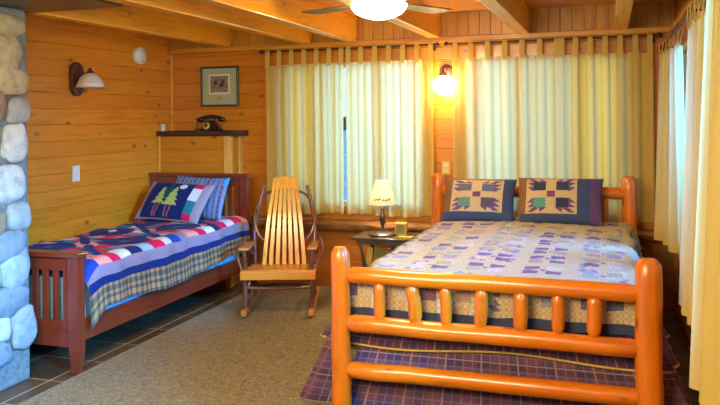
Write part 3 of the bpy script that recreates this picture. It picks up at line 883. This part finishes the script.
def sham_trees(a, b):
    if a < .10 or b < .03 or b > .975: return rgb(150, 142, 164)
    if a > .885: return rgb(150, 138, 150)
    if a > .765:
        k = int(b*6.2); return [MAG, TEAL, TEAL, WHT, WHT, MAG, LAV][min(k, 6)]
    if (a-.60)**2+((b-.84)*.62)**2 < .0024: return rgb(214, 218, 206)
    if tri_tree(a, b, .33, .38, .42, .10) or tri_tree(a, b, .52, .34, .48, .12): return rgb(170, 188, 92)
    if tri_tree(a, b, .425, .5, .42, .12): return rgb(24, 78, 84)
    for c, s in ((.30, .0), (.345, .1), (.49, .0), (.545, .08)):
        if .06 < b < .38 and abs(a-c-(b-.2)*s) < .012: return rgb(150, 84, 92)
    return rgb(22, 38, 96)
def sham_plaid(a, b):
    x, y = a*12 % 1, b*9 % 1
    c = rgb(112, 132, 176)
    if x < .35: c = rgb(84, 84, 110)
    if y < .3: c = tuple((p+q)/2 for p, q in zip(c, rgb(150, 120, 110)))
    if a > .93 and b > .8: return rgb(60, 150, 214)
    return c
mP = frame_m((-3.92, 6.02, .72), (-3.33, 5.93, .71), (-3.82, 6.13, 1.045), None)
pillow('pillow', 'grey-blue plaid pillow behind the tree-picture pillow on the cherry bed', 'pillows on the cherry bed', .62, .40, .11, mP, sham_plaid, seed=3)
mP = frame_m((-4.09, 5.76, .715), (-3.37, 5.63, .705), (-4.0, 5.98, 1.01), None)
pillow('pillow', 'navy pillow with green pine trees and a moon on the cherry bed', 'pillows on the cherry bed', .74, .40, .13, mP, sham_trees, n=80, seed=1)

# ------------------------------------------------------------------ rocking chair  (local: front = -Y, built round its own base then turned)
rc = empty('rocking_chair', (-2.61, 5.73, .012), 'bent-twig rocking chair with pale slat back before the back curtain', 'rocking chair', rz=math.radians(18))
def ro(name, bm, m, smooth=True, a=40): return obj(name, bm, m, rc, smooth=smooth, autosmooth=a, world=False)
SWD = .275
def rock_z(y): return .022 + .16*(y-.02)**2*1.0
for s in (-1, 1):
    x = s*.265; bm = BM()
    ys = [-.38+.80*k/22 for k in range(23)]
    A_ = []
    for yy in ys:
        z = rock_z(yy) if True else 0
        A_.append([bm.verts.new((x+dx, yy, z+dz)) for dx, dz in ((-.02, -.02), (.02, -.02), (.02, .025), (-.02, .025))])
    for a, b in zip(A_, A_[1:]):
        for q in range(4): bm.faces.new((a[q], a[(q+1) % 4], b[(q+1) % 4], b[q]))
    bm.faces.new(A_[0][::-1]); bm.faces.new(A_[-1])
    ro('rocker', bm, M['slat_y'], False)
    bm = BM(); tube(bm, smooth_path([(x, -.25, rock_z(-.25)+.015), (x+.004*s, -.255, .2), (x, -.262, .36), (x+.012*s, -.27, .535)]), .018, 10, jit=.15); ro('front_leg', bm, M['bark'])
    bm = BM(); tube(bm, smooth_path([(x*.98, .2, rock_z(.2)+.015), (x*.96, .19, .2), (x*.95, .18, .36), (x*.98, .24, .62), (x*.88, .30, .80), (x*.72, .34, .985)]), [.016]*31, 10, jit=.15); ro('rear_post', bm, M['bark'])
    bm = BM(); poly = [(-.31, -.034), (-.29, -.042), (.0, -.03), (.20, -.024), (.24, -.018), (.24, .018), (.20, .024), (0, .03), (-.29, .042), (-.31, .034)]
    prism(bm, [(s*.272+b, a) for a, b in poly], .518, .538, 'z', bev=.005)
    for v in bm.verts: v.co.z += (-(v.co.y+.05)*.05)
    ro('armrest', bm, M['slat_y'], False)
    # bent twig loop from the back of the seat round the slats to the arm
    bm = BM(); tube(bm, smooth_path([(s*.30, -.24, .37), (s*.345, -.20, .50), (s*.335, -.05, .55), (s*.30, .12, .56), (s*.28, .18, .42)]), .011, 8, jit=.1); ro('arm_twig', bm, M['bark'])
    bm = BM(); tube(bm, smooth_path([(s*.14, .20, .50), (s*.22, .22, .57), (s*.262, .25, .70), (s*.24, .30, .82), (s*.16, .33, .92), (0, .345, .955)]), .011, 8, jit=.1); ro('back_twig', bm, M['bark'])
    bm = BM(); tube(bm, [(x, -.25, .17), (x*.97, .19, .17)], .012, 8, jit=.15); ro('side_stretcher', bm, M['bark'])
    bm = BM(); tube(bm, smooth_path([(x, -.255, .12), (x*.93, -.20, .24), (x*.65, -.18, .335)]), .010, 8, jit=.15); ro('brace', bm, M['bark'])
    bm = BM(); tube(bm, smooth_path([(x, -.10, rock_z(-.1)+.02), (x*1.01, -.04, .2), (x, .1, .34)]), .010, 8, jit=.15); ro('brace', bm, M['bark'])
bm = BM(); tube(bm, smooth_path([(-.265, -.255, .225), (0, -.25, .215), (.265, -.255, .23)]), .013, 8, jit=.15); ro('front_stretcher', bm, M['bark'])
bm = BM(); tube(bm, smooth_path([(-.255, .19, .14), (0, .195, .15), (.255, .19, .14)]), .013, 8, jit=.15); ro('rear_stretcher', bm, M['bark'])
bm = BM(); tube(bm, [(-.255, .27, .70), (.255, .27, .70)], .011, 8, jit=.1); ro('back_crossbar', bm, M['bark'])
# seat: front board and slats sloping back
bm = BM(); box(bm, -.30, -.325, .298, .30, -.298, .365, bev=.006); ro('seat_front', bm, M['slat_x'], False)
for k in range(6):
    y0 = -.298+k*.082; bm = BM(); w = .30-.008*k
    box(bm, -w, y0, .352-.008*k, w, y0+.076, .370-.008*k, bev=.004); ro('seat_slat', bm, M['slat_x'], False)
for k in range(7):
    f = (k-3)/3
    bm = BM(); prev = None
    path = smooth_path([(f*.172, .165, .325), (f*.158, .195, .50), (f*.132, .245, .75), (f*.098, .315, .98), (f*.092, .345, 1.05)], 5)
    n = len(path)
    for i, p in enumerate(path):
        w = .0175-.0055*(i/n); cur = [bm.verts.new(p+V(q)) for q in ((-w, -.006, 0), (w, -.006, 0), (w, .006, 0), (-w, .006, 0))]
        if prev:
            for q in range(4): bm.faces.new((prev[q], prev[(q+1) % 4], cur[(q+1) % 4], cur[q]))
        else: bm.faces.new(cur[::-1])
        prev = cur
    bm.faces.new(prev); ro('back_slat', bm, M['slat'], False)
bm = BM()   # curved crest strip across the slat tops
prism(bm, [(-.114, .985), (-.110, 1.065), (-.088, 1.084), (0, 1.092), (.088, 1.084), (.110, 1.065), (.114, .985), (.0, .99)], .0, .012, 'y', bev=.002)
for v in bm.verts: v.co.y += .300+(v.co.z-.985)*.33; v.co.z -= .024
ro('crest', bm, M['slat'], False)

# ------------------------------------------------------------------ nightstand, lamp and the things with it
nt = empty('nightstand', (-1.80, 6.21, .012), 'small dark bedside table with curved legs beside the log bed', 'nightstand')
NX0, NX1, NY0, NY1, NZ = -2.10, -1.50, 6.01, 6.40, .572
bm = BM(); box(bm, NX0, NY0, NZ-.02, NX1, NY1, NZ, bev=.005); obj('table_top', bm, M['table'], nt)
bm = BM(); box(bm, NX0+.08, NY0+.03, NZ-.06, NX1-.08, NY1-.03, NZ-.02); obj('apron', bm, M['table'], nt)
for sx_ in (0, 1):
    for sy_ in (0, 1):
        x = NX0+.07 if sx_ == 0 else NX1-.07; s = -1 if sx_ == 0 else 1; y = NY0+.05 if sy_ == 0 else NY1-.05
        bm = BM(); tube(bm, smooth_path([(x+s*.03, y, NZ-.022), (x-s*.005, y, NZ-.09), (x-s*.03, y, .34), (x-s*.02, y, .16), (x+s*.03, y, .014)]), [.013]*25, 10, squash=1.2); obj('leg', bm, M['table'], nt, smooth=True)
lx, ly = -1.872, 6.2
lp = empty('table_lamp', (lx, ly, NZ), 'lit table lamp with dark turned base and cream cone shade on the nightstand', 'lamp')
bm = BM(); lathe(bm, [(.118, 0), (.12, .012), (.105, .024), (.03, .034), (.022, .045)], (lx, ly, NZ), 36); obj('base', bm, M['lampdark'], lp, smooth=True, autosmooth=40)
bm = BM(); lathe(bm, [(.018, .04), (.013, .06), (.012, .08), (.023, .11), (.026, .15), (.018, .19), (.011, .21), (.016, .225), (.01, .235), (.008, .30)], (lx, ly, NZ), 24); obj('stem', bm, M['lampdark'], lp, smooth=True, autosmooth=60)
bm = BM(); lathe(bm, [(.124, .268), (.094, .36), (.058, .468), (.055, .468), (.091, .36), (.121, .268)], (lx, ly, NZ), 40, None, False, False); sh = obj('shade', bm, M['shade'], lp, smooth=True, autosmooth=60)
bm = BM()   # leafy sprig printed round the lower shade
for k in range(5):
    a = math.radians(-104+k*16); r = .111
    Ml = Matrix.Translation((lx+r*math.cos(a)*.985, ly+r*math.sin(a)*.985, NZ+.312+.006*math.sin(k*2))) @ Matrix.Rotation(a+PI/2, 4, 'Z') @ Matrix.Rotation(.9+.4*(k % 2), 4, 'Y')
    ellipsoid(bm, (0, 0, 0), .006, .002, .018, Ml, 10, 6)
obj('leaf_print', bm, plain('leaf_green_print', rgb(120, 104, 34), .8), sh, smooth=True)
bm = BM(); ellipsoid(bm, (lx, ly, NZ+.375), .028, .028, .038); obj('bulb', bm, emit('lit_bulb', (1, .92, .68), 560), lp, smooth=True)
e = empty('trinket_box', (-1.716, 6.24, NZ), 'small tan square box on the nightstand right of the lamp', 'box')
bm = BM(); box(bm, -1.768, 6.21, NZ+.0005, -1.664, 6.265, NZ+.108, bev=.006); obj('case', bm, M['yellowcover'], e)
bm = BM(); box(bm, -1.755, 6.207, NZ+.014, -1.677, 6.2125, NZ+.095, bev=.002); obj('face_panel', bm, M['olive'], e)
bm = BM(); box(bm, -1.70, 6.045, NZ+.0005, -1.575, 6.125, NZ+.014, bev=.002)
o = obj('notepad', bm, M['yellowcover'], loc=(-1.64, 6.085, NZ)); tag(o, 'small straw-coloured notepad lying at the nightstand front edge', 'notepad')
# magazine rack under the table
mr = empty('magazine_rack', (-1.90, 6.16, .012), 'dark slanted magazine rack standing under the nightstand', 'magazine rack')
for sy_ in (6.09, 6.23):
    for s_ in (-1, 1):
        bm = BM(); tube(bm, [(-1.90-s_*.09, sy_, .016), (-1.90+s_*.13, sy_, .40)], .008, 8); obj('crossed_leg', bm, M['table'], mr, smooth=True, autosmooth=40)
bm = BM(); box(bm, -1.95, 6.085, .165, -1.85, 6.235, .178, bev=.003); obj('base_board', bm, M['table'], mr)
for i, (dx, yy, w_, m_, lb_, hh, an) in enumerate(((-.10, 6.11, .05, 'yellowcover', 'narrow straw-yellow magazine at the left of the rack under the nightstand', .30, .16), (.0, 6.14, .17, 'olive', 'wide olive-brown magazine slanting in the rack under the nightstand', .27, .22), (.085, 6.17, .12, 'slategrey', 'dark grey magazine at the right of the rack under the nightstand', .27, .34))):
    bm = BM(); box(bm, -w_/2, -.007, 0, w_/2, .007, hh, bev=.002, M=Matrix.Translation((-1.90+dx, yy, .182+.02*i)) @ Matrix.Rotation(an, 4, 'Y'))
    o = obj('magazine', bm, M[m_], loc=(-1.90+dx, yy, .182)); tag(o, lb_, 'magazine', 'magazines in the rack')

# ------------------------------------------------------------------ log bed
lb = empty('log_bed', (-.62, 5.05, 0), 'varnished peeled-log double bed with heavy round posts and rails', 'bed')
FL, FR, FY = -1.371, .1615, 3.75
HL, HR, HY = -1.412, .139, 6.34
def log(name, a, b, r0, r1, m, jit=.10, ch=.02, seg=18, n=9):
    a, b = V(a), V(b)
    pts = [a+(b-a)*i/n + V((0, 0, 0)) for i in range(n+1)]
    d = (b-a).normalized()
    sid = d.orthogonal().normalized()
    sd = a.x*3+b.z*7
    for i in range(1, n): pts[i] += sid*.006*mnoise.noise(V((i*.6, sd, 0))) + d.cross(sid)*.006*mnoise.noise(V((i*.6, sd, 5)))
    rad = [(r0+(r1-r0)*i/n)*(1+.05*mnoise.noise(V((i*.9, sd, 9)))) for i in range(n+1)]
    bm = BM(); tube(bm, pts, rad, seg, jit=jit, chamf=ch)
    return obj(name, bm, M[m], lb, smooth=True, autosmooth=38)
PR = .066
for x, y, zt, r in ((FL, FY, .905, .051), (FR, FY, .915, .061), (HL, HY, 1.10, .058), (HR, HY, 1.095, .058)):
    log('post', (x, y, .0125 if x < -.3 else .0005), (x, y, zt), r*1.05, r, 'log_z', jit=.06, ch=.03)
def rail(z, y, r, xa, xb, m='log_x', nm='rail'):
    o = log(nm, (xa+.03, y, z[0]), (xb-.03, y, z[1]), r, r*.98, m, ch=.045)
rail((.76, .752), FY, .043, FL, FR, nm='top_rail'); rail((.505, .492), FY, .045, FL, FR, nm='middle_rail'); rail((.262, .262), FY, .045, FL, FR, nm='bottom_rail')
SPX = [-1.154, -0.97, -0.796, -0.616, -0.436, -0.259, -0.079]
for k in range(7):
    x = SPX[k]
    r = .030+.004*math.sin(k*2.1)+.0006*k
    log('spindle', (x+.012*math.sin(k*1.7), FY, .535), (x-.01*math.sin(k), FY, .725), r, r*1.06, 'log_z', ch=.022, seg=14, n=5)
rail((.955, .955), HY, .05, HL, HR, nm='top_rail'); rail((.62, .62), HY, .05, HL, HR, nm='middle_rail'); rail((.30, .30), HY, .05, HL, HR, nm='bottom_rail')
for k in range(7):
    x = HL+(HR-HL)*(k+.95)/7.9
    log('spindle', (x, HY, .655), (x, HY, .92), .031, .032, 'log_z', ch=.022, seg=14, n=5)
for x0, x1 in ((FL, HL), (FR, HR)):
    log('side_rail', (x0, FY+.04, .30), (x1, HY-.04, .30), .045, .045, 'log_y', jit=.06)
BX0, BX1_, BYF, BYH = -1.33, .115, 3.86, 6.26
bm = BM(); box(bm, BX0+.04, BYF+.10, .29, BX1_-.04, BYH, .46, bev=.03, seg=3); o = obj('box_spring', bm, M['creamsheet'], loc=(-.61, 5.06, .27)); tag(o, 'cream box spring under the mattress of the log bed', 'box spring')
bm = BM(); box(bm, BX0, BYF+.02, .462, BX1_, BYH, .69, bev=.06, seg=4); o = obj('mattress', bm, M['creamsheet'], loc=(-.61, 5.06, .462), smooth=True, autosmooth=60); tag(o, 'cream mattress under the patchwork quilt of the log bed', 'mattress')
# quilt pattern
CRM = rgb(196, 172, 130)
def check(u, v, c1, c2, s=.012):
    return c1 if (int(u/s)+int(v/s)) % 2 else c2
SQ = [rgb(118, 90, 124), rgb(100, 98, 130), rgb(198, 180, 150), rgb(150, 142, 160), rgb(160, 158, 120), rgb(122, 88, 106), rgb(192, 178, 166), rgb(172, 140, 124)]
def paw(u, v, B=.31, seed=0):
    """bear-paw patchwork: cream ground, dark squares with saw-tooth edges"""
    i, j = math.floor(u/B), math.floor(v/B); a, b = u/B-i, v/B-j
    ground = check(u, v, CRM, rgb(172, 150, 114), .014)
    if abs(a-.5) < .05 and abs(b-.5) < .05: return rgb(128, 74, 122)
    p, q = (0 if a < .5 else 1), (0 if b < .5 else 1)
    aa, bb = abs(a-.5), abs(b-.5)
    c = SQ[int(h2(i*2+p, j*2+q, seed)*8)]
    if .06 < aa < .33 and .06 < bb < .33: return check(u, v, c, tuple(x*.8 for x in c), .016)
    c2 = SQ[int(h2(i*2+p, j*2+q, seed+5)*4)]
    if h2(i+3, j+9, seed+2) < .4: return ground
    if .31 < aa < .43 and .07 < bb < .43:
        t = (bb-.07)/.12 % 1
        return c2 if (aa-.31)/.12 < t else ground
    if .31 < bb < .43 and .07 < aa < .43:
        t = (aa-.07)/.12 % 1
        return c2 if (bb-.31)/.12 < t else ground
    return ground
# quilt: u from left hem over the top to right hem, v from foot hem to head
QW = BX1_-BX0+.09; QD = .215; QR = .07; QZ = .735
def fold1(s, L):   # s distance inward from the hem of a cloth with drop QD over an edge; returns (inset from the edge, z)
    flat = QD-QR
    if s < flat: return (0, QZ-QR-(flat-s))
    a = (s-flat)/QR
    if a < PI/2: return (QR-QR*math.cos(a), QZ-QR+QR*math.sin(a))
    return (QR+(s-flat-QR*PI/2), QZ)
UL = QW+2*(QD-QR*2+QR*PI/2); VLn = (BYH-BYF+.02)+(QD-QR*2+QR*PI/2)
def log_pos(u, v):
    s, side = (u, -1) if u < UL/2 else (UL-u, 1)
    ins, zx = fold1(s, UL)
    x = (BX0-.045+ins) if side < 0 else (BX1_+.045-ins)
    inv, zy = fold1(v, VLn)
    y = BYF-.03+inv
    z = min(zx, zy) if min(zx, zy) < QZ-.03 else min(zx, zy)
    hang = max(0, QZ-QR-z)
    if ins < QR:
        k = 1-ins/QR
        x += side*k*(.018*math.sin(v*11)+.01*math.sin(v*27)+hang*.35)
    if inv < QR and ins > .02:
        y += .006*math.sin(u*17)*(1-inv/QR)
    y = max(y, FY+.062)
    b = .012*mnoise.noise(V((x*3, y*3, 2)))+.005*mnoise.noise(V((x*10, y*10, 7)))
    # quilted puff
    b += .0025*(math.sin(u*2*PI/.105)*math.sin(v*2*PI/.105))
    crown = .02*math.sin(PI*min(1, max(0, (x-BX0)/(BX1_-BX0))))
    return V((x, y, z+b+crown*(1 if z > QZ-.05 else 0)))
def log_col(u, v):
    e = min(u, UL-u, v)
    if e < .05: return rgb(62, 66, 88)
    return paw(u-.12, v-.06)
bm = BM(); grid(bm, log_pos, 0, UL, 0, VLn, 190, 250); paint(bm, log_col)
o = obj('quilt', bm, M['cloth'], loc=(-.61, 5.06, .52), smooth=True, keep=True)
tag(o, 'faded cream and purple bear-paw patchwork quilt spread on the log bed', 'quilt')
# plaid dust ruffle in two tiers, round three sides
def plaid_purple(u, v):
    c = rgb(112, 70, 84)
    if (u/.13) % 1 < .45: c = rgb(92, 64, 92)
    if (v/.13) % 1 < .4: c = tuple(x*.72 for x in c)
    if (u/.0375) % 1 < .17 or (v/.0375) % 1 < .17: c = tuple(.82*x+.18*y for x, y in zip(c, rgb(190, 160, 172)))
    if (u/.15) % 1 < .05 or (v/.15) % 1 < .05: c = tuple(.7*x+.3*y for x, y in zip(c, rgb(206, 170, 130)))
    return c
def path_skirt(inset):
    a, b = BX0-.045+inset, BX1_+.045-inset
    return [(V((a, 6.20, 0)), V((-1, 0, 0))), (V((a, BYF+.04, 0)), V((-1, 0, 0))), (V((a+.04, BYF-.01+inset, 0)), V((0, -.1, 0))), (V((b-.04, BYF-.01+inset, 0)), V((0, -.1, 0))), (V((b, BYF+.04, 0)), V((1, 0, 0))), (V((b, 6.20, 0)), V((1, 0, 0)))]
def skirt(inset, z0, z1, flare, hemwave):
    P = path_skirt(inset); acc = [0]
    for (p, _), (q, _) in zip(P, P[1:]): acc.append(acc[-1]+(q-p).length)
    tot = acc[-1]
    def at(s):
        for i in range(len(P)-1):
            if s <= acc[i+1]+1e-9:
                f = (s-acc[i])/(acc[i+1]-acc[i]); return P[i][0].lerp(P[i+1][0], f), P[i][1].lerp(P[i+1][1], f)
        return P[-1]
    def pos(u, v):
        p, n = at(min(u, tot)); t = max(0, 1-v/(z0-z1))     # v measured up from the hem
        near = 1-min(1, max(0, (p.y-BYF)/1.6))
        fl = flare*t**.9*(.4+.6*near)
        side = abs(n.x)
        rip = (.012+.018*t)*math.sin(u*26+1.3*math.sin(u*5))*(side+.12) + .02*t*math.sin(u*9)*side
        z = z1+v + hemwave*math.sin(u*6.5)*t*t
        oz = (.11+.19*(1-z/.46)) if z < .46 else .11*max(0, (.57-z)/.11)
        q = p+n*(fl*(.35-.33*side*near)+rip)
        if side > .5: q.x += n.x*oz*near
        else: q.x = -.607+(q.x+.607)*(1+oz/.70)
        return V((min(q.x, XR-.03), max(q.y, FY+.064), max(z, .016)))
    bm = BM(); grid(bm, pos, 0, tot, 0, z0-z1, int(tot/.00625), int((z0-z1)/.00625))
    return bm, pos, tot
rf = empty('dust_ruffle', (-.61, 5.0, .016), 'purple plaid dust ruffle hanging to the floor around the log bed', 'bed skirt')
bm, pos, tot = skirt(.035, .46, .016, .33, 0); paint(bm, plaid_purple); obj('lower_tier', bm, M['cloth'], rf, smooth=True, keep=True)
bm, pos, tot = skirt(.02, .55, .365, .13, .016); paint(bm, lambda u, v: plaid_purple(u+.03, v)); ut = obj('upper_tier', bm, M['cloth'], rf, smooth=True, keep=True)
bm = BM(); tube(bm, [pos(tot*i/300, 0) for i in range(301)], .006, 6); obj('piping', bm, M['tan_piping'], ut, smooth=True)
# shams
def sham_paw(seed, right_band):
    BL, BL2 = rgb(70, 84, 120), rgb(52, 64, 96)
    BR, BR2 = rgb(140, 100, 58), rgb(112, 78, 52)
    L0, R0, B0, T0 = (.14, .84, .17, .90) if not right_band else (.11, .70, .17, .93)
    def f(a, b):
        if a < .03 or b > .97: return rgb(132, 84, 56)
        if right_band and a > .86: return check(a*.64, b*.37, rgb(112, 76, 124), rgb(86, 62, 100), .014)
        if a > R0 or b < B0: return check(a*.56, b*.34, BL, BL2, .009)
        if a < L0 or b > T0: return check(a*.56, b*.34, BR, BR2, .009)
        u, v = (a-L0)/(R0-L0), (b-B0)/(T0-B0)
        ci, cj = abs(u-.5), abs(v-.5)
        g = check(a*.56, b*.34, rgb(204, 176, 128), rgb(184, 156, 112), .01)
        if ci < .075 and cj < .085: return rgb(116, 66, 104)
        p, q = u > .5, v > .5
        if .10 < ci < .34 and .10 < cj < .35:
            c = [rgb(104, 150, 128), rgb(96, 88, 108), rgb(120, 108, 112), rgb(104, 110, 136)][(2*q + p) % 4]
            if right_band: c = [rgb(92, 160, 142), rgb(58, 62, 90), rgb(58, 64, 96), rgb(62, 70, 104)][(2*q + p) % 4]
            return check(a*.56, b*.34, c, tuple(x*.6 for x in c), .012)
        if .345 < ci < .48 and .08 < cj < .48:
            return rgb(104, 76, 122) if (ci-.345)/.135 < ((cj-.08)/.135) % 1 else g
        if .355 < cj < .48 and .08 < ci < .48:
            return rgb(104, 76, 122) if (cj-.355)/.125 < ((ci-.08)/.135) % 1 else g
        return g
    return f
mP = frame_m((-1.295, 6.0, .735), (-.72, 5.99, .735), (-1.33, 6.22, 1.07), None)
pillow('pillow', 'patchwork bear-paw pillow at the left of the log bed headboard', 'patchwork pillows on the log bed', .60, .40, .17, mP, sham_paw(0, 0), n=84, seed=5)
mP = frame_m((-.69, 5.98, .735), (-.065, 5.98, .735), (-.70, 6.21, 1.085), None)
pillow('pillow', 'patchwork bear-paw pillow at the right of the log bed headboard', 'patchwork pillows on the log bed', .66, .415, .17, mP, sham_paw(1, 1), n=84, seed=9)

# ------------------------------------------------------------------ light
W = bpy.data.worlds.new('World'); S.world = W; W.use_nodes = True
nt_ = W.node_tree; nt_.nodes.clear()
wo = nt_.nodes.new('ShaderNodeOutputWorld'); bg = nt_.nodes.new('ShaderNodeBackground')
tc = nt_.nodes.new('ShaderNodeTexCoord'); sp = nt_.nodes.new('ShaderNodeSeparateXYZ'); rp = nt_.nodes.new('ShaderNodeValToRGB')
nt_.links.new(tc.outputs['Generated'], sp.inputs[0]); nt_.links.new(sp.outputs[2], rp.inputs[0])
e_ = rp.color_ramp.elements; e_[0].position = 0; e_[0].color = (.75, .92, 1, 1); e_[1].position = .7; e_[1].color = (.22, .5, 1, 1)
nt_.links.new(rp.outputs[0], bg.inputs[0]); bg.inputs[1].default_value = 1.0
nt_.links.new(bg.outputs[0], wo.inputs[0])
def area(name, loc, target, sx, sy, col, power, spread=180):
    d = bpy.data.lights.new(name, 'AREA'); d.shape = 'RECTANGLE'; d.size = sx; d.size_y = sy; d.color = col; d.energy = power; d.spread = math.radians(spread)
    o = bpy.data.objects.new(name, d); COL.objects.link(o); o.location = loc
    o.rotation_euler = (V(target)-V(loc)).to_track_quat('-Z', 'Y').to_euler(); return o
# daylight in the bare window on the right wall nearer the room's front (outside the glass)
area('window_daylight', (XR+1.6, 1.2, 2.34), (-3.4, 3.3, .9), 1.4, .3, (.05, .42, 1), 640, 80)
# daylight outside the back curtains: sky from one side, sunlit garden green from the other
area('window_daylight', (-.7, YB+1.2, 1.5), (-2.3, YB, 1.35), 1.0, 1.6, (.20, .48, 1), 95)
area('garden_glow', (-3.95, YB+1.2, 1.6), (-2.3, YB, 1.5), 1.0, 1.8, (.92, .88, .06), 58)
area('window_daylight', (-2.1, YB+1.2, 1.5), (-.8, YB, 1.3), 1.0, 1.6, (.20, .50, 1), 165)
area('garden_glow', (1.1, YB+1.2, 1.6), (-.3, YB, 1.5), 1.0, 1.8, (.92, .88, .06), 85)
area('window_daylight', (XR+.75, 4.7, 1.9), (-.1, 4.8, .75), 1.2, .8, (.04, .28, 1), 190, 110)
# added warm fill light, unseen, under the ceiling of the room's front half
area('front_fill', (-1.5, .9, 2.25), (-2.2, 4.2, 1.0), 1.6, 1.2, (1, .86, .54), 190)

# ------------------------------------------------------------------ camera
cd = bpy.data.cameras.new('Camera'); cam = bpy.data.objects.new('Camera', cd); COL.objects.link(cam)
yaw, roll = .3215, .0125
Mc = Matrix.Rotation(yaw, 4, 'Z') @ Matrix.Rotation(PI/2, 4, 'X') @ Matrix.Rotation(-roll, 4, 'Z')
cam.matrix_world = Matrix.Translation((0, 0, 1.6)) @ Mc
cd.sensor_width = 36; cd.lens = 37.5; cd.shift_y = -(202.5-116.2)/720; cd.clip_start = .05; cd.clip_end = 600
S.camera = cam
S.view_settings.view_transform = 'Standard'; S.view_settings.look = 'None'; S.view_settings.gamma = 1; S.view_settings.exposure = .18
S.view_settings.use_curve_mapping = False
S.cycles.use_denoising = True
S.cycles.max_bounces = 8; S.cycles.transparent_max_bounces = 12
S.cycles.sample_clamp_indirect = 6
